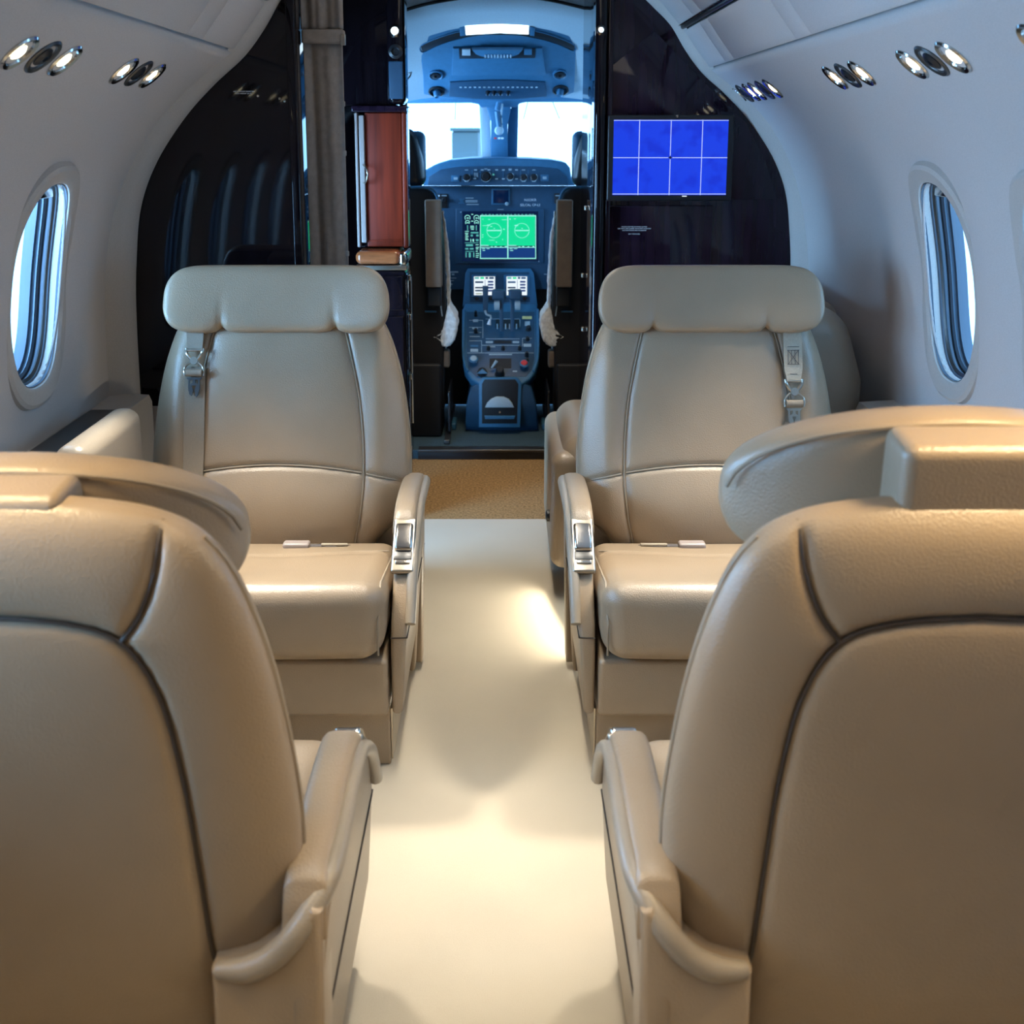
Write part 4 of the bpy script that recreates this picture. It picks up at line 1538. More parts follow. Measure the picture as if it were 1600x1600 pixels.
# raised centre block with grab handle
oplate('centre_block', [(708, 76), (847, 76), (853, 118), (706, 118)], 0.020, 0.014, 'castpl', oc, 0.003)
oplate('handle_recess', [(717, 76), (837, 76), (836, 91), (718, 92)], 0.022, 0.004, 'blackp', oc, 0.001)
oplate('handle_end', [(722, 77.5), (735, 77.5), (735, 87), (722, 87)], 0.028, 0.006, 'headliner', oc, 0.001)
oplate('handle_end', [(819, 77), (831, 77), (831, 86), (819, 86)], 0.028, 0.006, 'castpl', oc, 0.001)
hp = [(737, 78), (817, 78)] + [(817 - 80 * i / 12, 80 + 12 * math.sin(math.pi * i / 12) ** 0.6) for i in range(1, 12)]
oplate('grab_handle', hp, 0.040, 0.016, 'castpl', oc, 0.003)
for i in range(9):
    x = 757 + i * 5.0
    oplate('grip_rib', [(x, 86), (x + 2.2, 86), (x + 2.2, 90.6), (x, 90.6)], 0.0425, 0.004, 'headliner', oc, 0.0005)
sw = oplate('switch_panel', [(703, 129), (750, 126.5), (780, 126), (810, 126.5), (852, 129), (854, 151), (815, 154.5), (780, 155), (745, 154.5), (702, 151)], 0.016, 0.008, 'castdk', oc, 0.002)
for i in range(17):
    x = 718 + i * 7.4
    oplate('switch_mark', [(x, 135.8), (x + 3.6, 135.8), (x + 3.6, 137.4), (x, 137.4)], 0.0175, 0.001, 'headliner', oc, 0)
for x in (762, 772, 782, 794):
    adopt(lathe('switch_knob', [(0.010, -0.002), (0.010, 0.002), (0.006, 0.003), (0.005, 0.016), (0, 0.017)], oh(x, 144, 0.017), N0, 'blackp', None, 12), oc)
    oplate('knob_mark', [(x - 3, 148), (x + 3, 148), (x + 3, 149.3), (x - 3, 149.3)], 0.0175, 0.001, 'headliner', oc, 0)
for (x, y) in ((681, 117), (875, 115.5)):
    v_ = adopt(lathe('gasper_vent', [(0.030, -0.004), (0.031, 0.006), (0.026, 0.008), (0.022, 0.002), (0.0, 0.002)], oh(x, y, 0.012), N0, 'castpl', None, 24), oc)
    adopt(lathe('gasper_nozzle', [(0.019, -0.002), (0.019, 0.008), (0.008, 0.010), (0.006, 0.004), (0, 0.004)], oh(x, y, 0.012), N0, 'blackp', None, 16), oc)
for (x, y, q) in ((682, 143, 1), (876, 141, -1)):
    adopt(lathe('map_light', [(0.034, -0.004), (0.035, 0.004), (0.029, 0.007), (0.026, -0.002), (0, -0.002)], oh(x, y, 0.012), N0, 'blackp', None, 24), oc)
    adopt(lathe('map_light_head', [(0.014, 0.0), (0.015, 0.018), (0.012, 0.026), (0.008, 0.022), (0, 0.022)], oh(x, y, 0.012), (N0 + Vector((q * 0.3, 0, -0.5))).normalized(), 'castpl', None, 18), oc)
# grip on the left of the headliner
o = adopt(tube('assist_loop', [at(634, 116, 4.7), at(643, 113, 4.68), at(641, 119, 4.68), at(634, 127, 4.7)], 0.003, 'darkmetal', None), hl)

# windshield: header, centre post and side posts around two panes
YW = 5.42
ws = empty('window_20', (0, YW, 1.28))
ws['kind'] = 'structure'


def wq(px, py, Y=None):
    return at(px, py, YW if Y is None else Y)


adopt(prism('header_beam', [wq(560, 140), wq(1000, 140), wq(1000, 159), wq(915, 160), wq(822, 160), wq(812, 162), wq(806, 168), wq(752, 168), wq(747, 163), wq(736, 161), wq(636, 162), wq(560, 164)], (0, -0.10, 0), 'castpl', None, 0.004), ws)
adopt(prism('centre_post', [wq(757, 160), wq(799, 160), wq(797, 175), wq(793, 195), wq(793, 250), wq(767, 250), wq(767, 190), wq(762, 172)], (0, -0.06, 0), 'castpl', None, 0.004), ws)
adopt(prism('post_facing', [wq(749, 164, YW + 0.02), wq(757, 163, YW + 0.02), wq(766, 176, YW + 0.02), wq(767.5, 250, YW + 0.02), wq(753, 250, YW + 0.02)], (0, -0.05, 0), 'headliner', None, 0.004), ws)
adopt(prism('post_facing', [wq(810, 162, YW + 0.02), wq(802, 163, YW + 0.02), wq(794, 176, YW + 0.02), wq(792, 250, YW + 0.02), wq(808, 250, YW + 0.02)], (0, -0.05, 0), 'castpl', None, 0.004), ws)
for (x0, x1) in ((560, 750), (809, 1000)):
    adopt(prism('windshield_pane', [wq(x0, 155, YW + 0.05), wq(x1, 155, YW + 0.05), wq(x1, 262, YW + 0.10), wq(x0, 262, YW + 0.10)], (0, 0.004, 0), 'glass', None), ws)
adopt(slab('header_fill', -0.82, 0.82, YW - 0.30, YW + 0.02, wq(780, 158).z + 0.035, wq(780, 158).z + 0.06, 'headliner', None, r=0.005), ws)
for sx in (-1, 1):
    adopt(slab('side_post', sx * 0.60, sx * 0.64, YW - 0.03, YW + 0.02, 0.9, 1.6, 'castdk', None, r=0.01), ws)
area('windshield_daylight', (0, YW + 0.13, 1.28), (0, 0, 1.2), 1.2, 0.30, 1, (1, 1, 1), portal=True)
# wiper arms outside
for (a, b, nm) in (((712, 158), (711, 187), 0), ((825, 158), (818, 186), 1), ((863, 158), (874, 185), 1)):
    adopt(tube('wiper_arm', [at(*a, YW + 0.35), at(*b, YW + 0.45)], 0.0022, 'darkmetal', None, 6), ws)

# compass hanging on the centre post
cp = empty('standby_compass', at(779, 165, YW - 0.12))
tag(cp, 'standby compass on a drooping stalk at the windshield centre post', 'compass')
q0 = cp.location
dz = lambda px, py: at(px, py, YW - 0.12) - q0
tube('stalk', smooth_path([dz(779, 160), dz(777, 172), dz(778, 185), dz(780, 198)], 5), [0.010] * 3 + [0.011] * 13, 'castpl', cp, 10)
lathe('compass_bowl', [(0.010, -0.02), (0.020, -0.012), (0.021, 0.0), (0.016, 0.010), (0, 0.012)], dz(780, 204), (0, -1, 0), 'headliner', cp, 18)
tube('stalk_arm', smooth_path([dz(785, 162), dz(783, 180), dz(784, 196), dz(782, 208)], 4), 0.005, 'headliner', cp, 8)
for i, (x, m) in enumerate(((774, 'red'), (780, 'white'), (785, 'white'))):
    v = dz(x, 216)
    box('indicator_tab', (v.x, v.y, v.z), (0.006, 0.004, 0.004), m, cp, 0.001)

# glareshield with its control strip
gs = empty('glareshield', (0, YP, 1.12))
tag(gs, 'dark blue-lit glareshield hood with a row of flight control knobs', 'dashboard')
gl_o = [(661, 290), (663, 266), (680, 257), (702, 250.5), (735, 247.5), (780, 247), (830, 248), (862, 250), (884, 254), (891, 262), (893, 276), (899, 290)]
adopt(prism('hood_top', [at(x, y, YP - 0.06) for x, y in gl_o], (0, 0.42, 0), 'castpl', None, 0.008, 3), gs)
st_o = [(668, 290), (670, 276), (690, 264), (720, 260.5), (780, 259.5), (840, 260.5), (872, 264), (886, 277), (889, 290)]
fp = adopt(prism('control_strip', [at(x, y, YP - 0.068) for x, y in st_o], (0, 0.02, 0), 'castdk', None, 0.003), gs)
YF = YP - 0.070


def fplate(name, x0, y0, x1, y1, m, par, Y=YF, th=0.003, bevel=0.0):
    return adopt(prism(name, [at(x0, y1, Y), at(x1, y1, Y), at(x1, y0, Y), at(x0, y0, Y)], (0, th, 0), m, None, bevel), par)


def fknob(name, px, py, r, m, par, Y=YF, h=0.014):
    return adopt(lathe(name, [(r * 1.35, 0), (r * 1.35, 0.002), (r, 0.003), (r * 0.85, h), (0, h)], at(px, py, Y), (0, -1, 0), m, None, 14), par)


fplate('annunciator_box', 705, 274, 718, 284, 'castpl', gs, YF - 0.002, 0.003, 0.001)
fplate('annunciator_box', 844.5, 273, 857, 283, 'castpl', gs, YF - 0.002, 0.003, 0.001)
fplate('annunciator_text', 709, 277, 715, 281, 'headliner', gs, YF - 0.003, 0.001)
fplate('annunciator_text', 848, 276, 854, 280, 'headliner', gs, YF - 0.003, 0.001)
for (x, y, r) in ((729, 277, .011), (759, 275.5, .016), (797, 275.5, .011), (818, 277, .011), (834, 277, .011)):
    fknob('control_knob', x, y, r, 'blackp', gs)
    fplate('knob_label', x - 3, y + 6, x + 3, y + 7.2, 'headliner', gs, YF - 0.001, 0.001)
    fplate('knob_label', x - 2.5, y - 12, x + 2.5, y - 10.8, 'headliner', gs, YF - 0.001, 0.001)
    adopt(tube('knob_ring', [at(x, y, YF - 0.002) + Vector((math.cos(t) * r * 1.45, 0, math.sin(t) * r * 1.45)) for t in np.linspace(-2.6, 0.9, 14)], 0.0015, 'headliner', None, 4), gs)
for x in (737.5, 750, 770, 786, 813, 825):
    fplate('divider_line', x, 265, x + 0.7, 282, 'castpl', gs, YF - 0.001, 0.001)
for (x, y) in ((743, 265.5), (753.5, 265.5), (764, 265.5), (776, 265.5), (786.5, 265.5), (797, 265.5), (807, 265.5), (776, 279.5), (786.5, 279.5), (807, 279.5), (742, 279)):
    fplate('push_button', x - 2.2, y - 1, x + 2.2, y + 1, 'headliner', gs, YF - 0.003, 0.003)
for k in range(3):
    fplate('roller_slot', 741 + k * 2.3, 270, 742 + k * 2.3, 277, 'headliner', gs, YF - 0.001, 0.001)
fplate('green_light', 769.5, 271.5, 772.5, 274, 'scrteal', gs, YF - 0.002, 0.001)

# main instrument panel
ip = empty('instrument_panel', (0, YP, 0.85))
tag(ip, 'dark blue-lit instrument panel holding the large green display', 'instrument panel')
adopt(prism('panel_face', [at(x, y, YP) for x, y in ((560, 291), (1000, 291), (1000, 452), (560, 452))], (0, 0.06, 0), 'castdk', None, 0.002), ip)
adopt(slab('lower_panel', -0.80, 0.80, YP + 0.04, YP + 0.10, 0.05, at(780, 450, YP).z + 0.02, 'black', None, r=0.004), ip)
YI = YP - 0.002
fplate('standby_bezel', 768, 295, 797, 320, 'castpl', ip, YI - 0.004, 0.008, 0.003)
fplate('standby_display', 770.5, 297, 794.5, 317.5, 'scrdark', ip, YI - 0.0055, 0.002, 0.002)
fknob('standby_knob', 792, 318.5, 0.006, 'headliner', ip, YI - 0.004, 0.008)
# registration plate and selective-calling code
rw, uw = (1, 0, 0), (0, 0, 1)
adopt(text('registration_text', 'N323KR', 0.015, at(828.5, 312.5, YI), rw, uw, 'white'), ip)
adopt(text('call_code_text', 'SELCAL CP-LS', 0.0145, at(828.5, 320.5, YI), rw, uw, 'white'), ip)
for (x0, x1, y) in ((717, 726, 311.3), (718, 724, 313.3), (719, 724, 315.3), (716.5, 725.5, 317.3)):
    fplate('placard_line', x0, y - 0.6, x1, y + 0.6, 'castpl', ip, YI - 0.001, 0.001)
for (x0, x1, y) in ((727.5, 740, 309.5), (727.5, 746, 313.4), (727.5, 746, 315.5), (729, 748, 319.5)):
    fplate('placard_line', x0, y - 0.6, x1, y + 0.6, 'headliner', ip, YI - 0.001, 0.001)
for (x0, y0, x1, y1) in ((676, 303, 699, 325), (866, 302, 880, 318)):
    fplate('side_control_plate', x0, y0, x1, y1, 'blackp', ip, YI - 0.003, 0.004, 0.002)
fknob('side_knob', 694, 312, 0.009, 'blackp', ip, YI - 0.004, 0.012)
fplate('side_mark', 684, 304.5, 687, 307, 'white', ip, YI - 0.004, 0.001)
fplate('side_mark', 690, 305, 698, 306.4, 'headliner', ip, YI - 0.004, 0.001)
fplate('side_mark', 868, 305, 878, 306.4, 'headliner', ip, YI - 0.004, 0.001)
for (x0, y0, x1, y1) in ((701, 424, 716, 426), (702, 428, 704, 430), (706, 427.5, 710, 430), (702, 434, 713, 435), (704, 438, 709, 439), (703, 443, 707, 445), (850, 428, 856, 429)):
    fplate('side_mark', x0, y0, x1, y1, 'headliner', ip, YI - 0.001, 0.001)

# large centre display
YM = YP - 0.008
md = empty('centre_display', at(781, 368, YM))
tag(md, 'large landscape display with two green map panels and gauges on its left', 'display')
adopt(prism('display_bezel', [at(x, y, YM) for x, y in ((712, 412), (850, 412), (850, 326), (712, 326))], (0, 0.0075, 0), 'castdk', None, 0.003, 3), md)
fplate('display_face', 722.5, 330, 841, 408, 'scrdark', md, YM - 0.001, 0.002)
Y1 = YM - 0.003
fplate('map_field', 751, 338, 792.5, 384, 'scrgreen', md, Y1, 0.001)
fplate('map_field', 794.5, 338, 836, 384, 'scrgreen', md, Y1, 0.001)
fplate('lower_field', 751, 387, 792.5, 403, 'scrnavy', md, Y1, 0.001)
fplate('lower_field', 794.5, 387, 836, 403, 'scrnavy', md, Y1, 0.001)
Y2 = YM - 0.0045
for (x0, y0, x1, y1) in ((750, 336.3, 837.6, 338), (750, 336.3, 751.2, 404.5), (792.6, 336.3, 794.4, 404.5), (836.4, 336.3, 837.6, 404.5), (750, 403.2, 837.6, 404.6), (750, 386, 837, 387)):
    fplate('frame_line', x0, y0, x1, y1, 'scrcyan', md, Y2, 0.001)
for (cx, cy) in ((772, 360.3), (815.5, 360.3)):
    rr = (at(cx + 11.3, cy, Y2) - at(cx, cy, Y2)).x
    c_ = at(cx, cy, Y2)
    adopt(tube('range_ring', [c_ + Vector((rr * math.cos(a), 0, rr * math.sin(a))) for a in np.linspace(0, 2 * math.pi, 40)[:-1]], 0.0009, 'scrcyan', None, 4, True), md)
    fplate('course_bar', cx - 10.6, cy - 0.9, cx + 10.8, cy + 0.7, 'scrcyan', md, Y2, 0.001)
    fplate('own_aircraft', cx - 0.4, cy - 4, cx + 1, cy - 2.6, 'scrcyan', md, Y2, 0.001)
rng = random.Random(7)
for (x0, y0, w__, h__) in ((754, 342, 1.4, 1), (763, 342.5, 3, .9), (784, 343, 8, .7), (754, 352.2, 8, .6), (761, 351, 5, 1.4), (766, 353.5, 3, 1), (786, 357.5, 3, 1.3), (753, 366.5, 2.4, 1), (753, 370, 2.4, 1), (764, 375, 9, .6), (785, 373.5, 1, 1.6), (775, 377.5, 1.4, 1.6), (796, 341.5, 2, 1.6), (803, 341.5, 3, .9), (804, 351.5, 5.5, 1.6),
                           (751.5, 383, 12, 1.2), (795, 383, 12, 1.2), (767, 385, 3, 1.4), (773, 384.6, 3, 1.6), (781, 385, 3, 1.4), (789, 384.6, 3, 1.8), (810, 385, 3, 1.4), (816, 384.6, 3, 1.6), (824, 385, 3, 1.4), (832, 384.6, 3, 1.8), (753, 388, 5, 1), (760, 388, 5, 1), (754, 391, 4, 1), (796, 388, 5, 1), (803, 388, 5, 1), (797, 391, 5, 1)):
    fplate('map_text', x0, y0, x0 + w__, y0 + h__, 'scrcyan', md, Y2, 0.001)
for i in range(15):
    x = 752 + i * 5.7
    fplate('softkey_text', x, 334.6, x + rng.uniform(2.4, 4.6), 335.8, 'scrteal', md, Y2, 0.001)
for (cx, cy, r_) in ((730.5, 340.3, 4.0), (744.5, 340.3, 4.0), (730.5, 347.6, 3.2), (744.5, 347.6, 3.2)):
    c_ = at(cx, cy, Y2)
    rr = (at(cx + r_, cy, Y2) - c_).x
    adopt(tube('gauge_arc', [c_ + Vector((rr * math.cos(a), 0, rr * math.sin(a))) for a in np.linspace(-0.6, 3.9, 20)], 0.0013, 'scrcyan', None, 4), md)
    fplate('gauge_value', cx - 1.4, cy - 0.2, cx + 2, cy + 1.2, 'scrcyan', md, Y2, 0.001)
for (x0, y0, w__, h__) in ((736.5, 334.4, 3, 1.2), (736, 345, 3.5, 1.2), (730, 352, 1.3, 8), (743.6, 352, 1.3, 8), (735, 353, 5.6, 1.2), (735, 355.4, 5.6, 1.2), (736, 357.8, 4.4, 1.2), (726.5, 361, 6, .9), (735.5, 362.5, 12, 2.2), (726.5, 364, 5, 1.2), (727, 366.4, 4, 1.2), (735.5, 366.5, 3.4, 3), (744, 366.5, 4, 3), (727, 369, 5, 1.2), (727, 371.6, 4, 1.2), (727, 374, 5, 1.2), (735, 373.5, 1.2, 4), (738.4, 373.5, 2.2, 4), (743.5, 373.6, 4.4, 3.2), (726.5, 379, 21, .8), (728, 381.5, 11, 3.2), (743, 382, 5, 1), (727, 387.5, 5, 2.4), (734, 387.5, 6, 2.4), (743.5, 386, 5, 1.2), (743.5, 388.4, 4, 1.2), (727, 392.4, 14, .8), (727.5, 394.5, 1.6, 7.6), (732.5, 394.5, 3, 7.6), (739.5, 394.5, 1.6, 7.6), (743.5, 392, 3, 1.2), (743.5, 395.6, 5, 1), (743.5, 398.6, 5, 1), (743.5, 401.4, 4, 1)):
    fplate('gauge_text', x0, y0, x0 + w__, y0 + h__, 'scrcyan' if (w__ * h__) < 9 else 'scrteal', md, Y2, 0.001)
fplate('bezel_text', 777, 326.8, 787, 327.9, 'headliner', md, YM - 0.001, 0.001)
for (x, y) in ((720, 331.5), (842, 408.5)):
    fknob('bezel_screw', x, y, 0.0022, 'headliner', md, YM, 0.002)

# centre pedestal
pd = empty('centre_pedestal', (0, 4.8, 0))
tag(pd, 'blue-lit centre pedestal with throttle levers, knobs and two small screens', 'pedestal')


def pd_add(o):
    return adopt(o, pd)


# upper pod that carries the two small displays: a plane leaning away
Q0 = at(780, 468, 4.99)
Q1 = at(780, 418, 5.055)
NQ = Vector((1, 0, 0)).cross(Q1 - Q0).normalized()
if NQ.y > 0:
    NQ = -NQ


def qh(px, py, lift=0.0):
    return hit(px, py, Q0 + NQ * lift, NQ)


def qplate(name, pts, lift, th, m, bevel=0.0, par=None):
    return pd_add(prism(name, [qh(x, y, lift) for x, y in pts], -NQ * th, m, None, bevel))


def qrect(name, x0, y0, x1, y1, lift, th, m, bevel=0.0):
    return qplate(name, [(x0, y1), (x1, y1), (x1, y0), (x0, y0)], lift, th, m, bevel)


qplate('display_pod', [(723, 478), (727, 426), (731, 419), (829, 419), (834, 426), (840, 478)], 0.0, 0.02, 'castpl', 0.006)
qplate('pod_recess', [(734, 472), (734, 425), (827, 425), (828, 472)], 0.0015, 0.002, 'castdk', 0.001)
for (x0, x1) in ((737, 775), (787, 828)):
    qrect('small_bezel', x0, 429, x1, 464, 0.006, 0.006, 'castpl', 0.004)
for (x0, x1) in ((740.5, 773.5), (791.5, 823.5)):
    qrect('small_display', x0, 432, x1, 461, 0.0075, 0.002, 'scrwhite', 0.0)
    w__ = x1 - x0
    for (fx, fy, fw, fh, m) in ((.04, .03, .2, .1, 'scrteal'), (.3, .03, .18, .1, 'scrgreen'), (.55, .03, .12, .1, 'castpl'), (.72, .03, .22, .1, 'castpl'), (.06, .26, .38, .09, 'castpl'), (.06, .56, .38, .08, 'castdk'), (.06, .72, .38, .08, 'castpl'), (.52, .18, .02, .8, 'scrnavy'), (.66, .24, .26, .09, 'scrnavy'), (.66, .40, .26, .09, 'scrnavy'), (.66, .56, .26, .09, 'scrnavy'), (.66, .72, .26, .09, 'scrnavy'), (.08, .9, .3, .05, 'yellow')):
        qrect('screen_text', x0 + w__ * fx, 432 + 29 * fy, x0 + w__ * (fx + fw), 432 + 29 * (fy + fh), 0.0085, 0.001, m)
for x in (745, 767, 820):
    o = pd_add(lathe('pod_knob', [(0.010, 0), (0.010, 0.003), (0.005, 0.004), (0.004, 0.014), (0, 0.014)], qh(x, 466, 0.002), NQ, 'blackp', None, 12))

# sloping top deck
R0 = at(780, 588, 4.66)
R1 = at(780, 478, 4.97)
NR_ = Vector((1, 0, 0)).cross(R1 - R0).normalized()
if NR_.z < 0:
    NR_ = -NR_


def rh(px, py, lift=0.0):
    return hit(px, py, R0 + NR_ * lift, NR_)


def rrect(name, x0, y0, x1, y1, lift, th, m, bevel=0.0):
    return pd_add(prism(name, [rh(x0, y1, lift), rh(x1, y1, lift), rh(x1, y0, lift), rh(x0, y0, lift)], -NR_ * th, m, None, bevel))


def rknob(name, px, py, r, h, m, n_=14):
    return pd_add(lathe(name, [(r * 1.2, -0.001), (r * 1.2, 0.002), (r, 0.004), (r * 0.9, h * 0.9), (r * 0.7, h), (0, h)], rh(px, py, 0.001), NR_, m, None, n_))


deck = [(726, 474), (838, 474), (841, 486), (842, 560), (838, 580), (828, 592), (815, 600), (750, 600), (736, 592), (726, 578), (723, 560), (722, 486)]
pd_add(prism('deck', [rh(x, y, 0.0) for x, y in deck], -NR_ * 0.05, 'castpl', None, 0.008, 3))
inn = [(729, 487), (835, 487), (835, 560), (831, 578), (822, 588), (744, 588), (733, 578), (729, 560)]
pd_add(prism('deck_inlay', [rh(x, y, 0.002) for x, y in inn], -NR_ * 0.003, 'castdk', None, 0.001))
for q in (0, 1):
    pth_ = [(724.5, 484), (724, 520), (724.5, 560), (731, 580)] if q == 0 else [(840, 484), (840.5, 520), (840, 560), (834, 580)]
    pd_add(tube('side_rail', smooth_path([rh(x, y, 0.004) for x, y in pth_], 5), 0.006, 'castpl', None, 8))
for (x0, y0, x1, y1) in ((733, 500, 754, 500.7), (754, 500, 754.8, 528), (733, 511, 753, 511.7), (759, 498, 812, 498.6), (733, 532, 753, 532.7), (752, 532, 752.8, 551), (752, 539, 812, 539.7), (730, 551, 834, 551.7), (812, 499, 812.8, 512), (816, 528, 831, 528.7), (816, 528, 816.8, 541), (759, 529, 812, 529.6), (733, 519, 752, 519.6)):
    rrect('deck_line', x0, y0, x1, y1, 0.0032, 0.001, 'headliner')
for (x0, y0, x1, y1, m) in ((816, 494, 831, 498.5, 'yellow'), (735, 545, 747, 549.5, 'headliner'), (735, 539, 747, 542, 'castpl'), (818, 537, 830, 541.5, 'headliner'), (739, 499, 747, 503, 'headliner'), (738, 511, 747, 514, 'headliner'), (734, 525, 750, 526.2, 'headliner'), (764, 541, 774, 542.4, 'headliner'), (764, 553, 800, 554.6, 'headliner'), (772, 532, 799, 536.5, 'blackp'), (759, 533, 770, 536, 'headliner'), (801, 533, 811, 536, 'headliner'), (801, 579, 808, 581, 'headliner'), (737, 565, 745, 566.5, 'headliner'), (820, 502, 828, 509, 'headliner')):
    rrect('deck_label', x0, y0, x1, y1, 0.0038, 0.001, m)
rrect('keypad_recess', 765, 560, 799, 575, 0.0035, 0.002, 'black')
for (x, y, r, h) in ((743.5, 493, .007, .028), (743.5, 519, .008, .022), (763, 546, .0075, .02), (786, 546, .0075, .02), (812, 546, .0075, .02), (824, 531, .008, .018), (823, 556, .008, .024), (823, 564, .008, .014), (826, 515, .011, .02)):
    rknob('rotary_knob', x, y, r, h, 'blackp')
rknob('large_knob', 753.5, 583, 0.018, 0.020, 'black', 24)
rknob('large_knob', 781, 585, 0.018, 0.034, 'black', 24)
pd_add(prism('knob_grip', [rh(745, 584, 0.022), rh(762, 584, 0.022), rh(754, 577, 0.030)], (0, 0.008, 0.002), 'castpl', None, 0.001))
for (x, y, m) in ((740, 562, 'headliner'), (819, 569, 'red')):
    pd_add(lathe('pull_handle', [(0.006, 0), (0.005, 0.018), (0.018, 0.020), (0.020, 0.026), (0.014, 0.030), (0, 0.031)], rh(x, y + 5, 0.001), NR_, 'castpl', None, 16))
    pd_add(lathe('handle_cap', [(0.015, 0.029), (0.012, 0.033), (0, 0.034)], rh(x, y + 5, 0.001), NR_, m, None, 16))
# speed-brake / flap lever
fx_ = rh(773, 588, 0.0)
pd_add(tube('pointer_lever', [rh(768, 575, 0.02), rh(776, 564, 0.045)], [0.004, 0.007], 'headliner', None, 8))


# throttle levers
def lv(px, py, Y):
    return at(px, py, Y)


for (xa_, xb_, q) in ((783.5, 787.5, -1), (800.5, 797.5, 1)):
    YT = 4.80
    pts = [lv(xa_ - 3, 516, YT + 0.03), lv(xa_ + 3, 516, YT + 0.03), lv(xa_ + 3, 476, YT), lv(xa_ + 5 * (q < 0) + 3 * (q > 0), 466, YT), lv(xa_ - 5 * (q > 0) - 3 * (q < 0), 466, YT), lv(xa_ - 3, 476, YT)]
    pd_add(prism('throttle_arm', [Vector((p.x, YT, p.z)) for p in pts], (0, 0.018, 0), 'castdk', None, 0.002))
    cx = 779 if q < 0 else 805
    c_ = lv(cx, 460, YT)
    pd_add(box('throttle_grip', c_, (0.028, 0.022, 0.021), 'castdk', None, 0.010, 4))
    c_ = lv(776.5 if q < 0 else 808.5, 477, YT)
    vs, fs = lathe_vf([(0.004, -0.012), (0.020, -0.011), (0.020, 0.011), (0.004, 0.012)], c_, (1, 0, 0.0), 18)
    pd_add(mk('reverser_drum', vs, fs, 'headliner', None))
for x in (777, 790, 796, 807):
    rrect('throttle_mark', x - 1, 506, x + 1, 514, 0.0038, 0.001, 'headliner')
pd_add(prism('throttle_slot', [rh(774, 512, 0.0036), rh(812, 512, 0.0036), rh(811, 499, 0.0036), rh(775, 499, 0.0036)], -NR_ * 0.001, 'blackp', None))
# flap lever with pale hook
pd_add(prism('flap_lever', [lv(x, y, 4.84) for x, y in ((755, 487), (762, 487), (763, 447), (754, 447))], (0, 0.014, 0), 'castdk', None, 0.003))
pd_add(tube('flap_hook', smooth_path([lv(758, 485, 4.835), lv(760, 491, 4.83), lv(767, 494, 4.83), lv(766, 500, 4.83)], 4), 0.0045, 'headliner', None, 8))
pd_add(tube('flap_hook', [lv(765.5, 499, 4.83), lv(764, 507, 4.83)], [0.004, 0.009], 'white', None, 10))

# pedestal body below the deck
def ring_at(px0, px1, py, Y, dy):
    a, b = at(px0, py, Y), at(px1, py, Y)
    return [Vector((a.x, Y, a.z)), Vector((b.x, Y, b.z)), Vector((b.x, Y + dy, b.z)), Vector((a.x, Y + dy, a.z))]


rows = []
for (x0, x1, py, Y, y2) in ((748, 818, 598, 4.645, 5.07), (735, 831, 606, 4.64, 5.07), (729, 838, 630, 4.64, 5.07), (727, 841, 660, 4.66, 5.07), (728, 842, 693, 4.70, 5.07)):
    a, b = at(x0, py, Y), at(x1, py, Y)
    rows.append([Vector((a.x, Y, a.z)), Vector((b.x, Y, a.z)), Vector((b.x, y2, a.z)), Vector((a.x, y2, a.z))])
rows[-1] = [Vector((p.x, p.y, 0.036)) for p in rows[-1]]
top_ = [Vector((p.x, p.y, p.z + 0.01)) for p in rows[0]]
top_[2].z = top_[3].z = rh(780, 482).z - 0.05
vs, fs = [], []
for r_ in [top_] + rows:
    vs += r_
nr_ = len(rows) + 1
for i in range(nr_ - 1):
    for k in range(4):
        fs.append((i * 4 + k, i * 4 + (k + 1) % 4, i * 4 + 4 + (k + 1) % 4, i * 4 + 4 + k))
fs += [(0, 1, 2, 3), tuple((nr_ - 1) * 4 + k for k in range(4))]
o = pd_add(mk('pedestal_body', vs, fs, 'castdk', None, True, 30))
bv = o.modifiers.new('b', 'BEVEL')
bv.width = 0.012
bv.segments = 3
YC_ = 4.628
pd_add(prism('bin_frame', [at(x, y, YC_) for x, y in ((748, 668), (748, 598), (754, 590), (808, 590), (815, 598), (813, 668))], (0, 0.016, 0), 'castpl', None, 0.004))
pd_add(prism('bin_recess', [at(x, y, YC_ - 0.002) for x, y in ((753, 662), (753, 600), (757, 593), (805, 593), (810, 600), (808, 662))], (0, 0.006, 0), 'black', None, 0.002))
cup = [at(x, y, YC_ - 0.014) for x, y in ((758, 637), (803, 637), (800, 630), (795, 624), (787, 620.5), (775, 620.5), (767, 624), (761, 630))]
pd_add(prism('bin_pull', cup, (0, 0.016, 0), 'headliner', None, 0.004))
pd_add(prism('bin_lip', [at(x, y, YC_ - 0.010) for x, y in ((758, 655), (803, 655), (805, 650), (757, 650))], (0, 0.010, 0), 'castpl', None, 0.002))
pd_add(lathe('bin_lock', [(0.004, 0), (0.004, 0.004), (0, 0.004)], at(781, 644, YC_ - 0.003), (0, -1, 0), 'satin', None, 10))


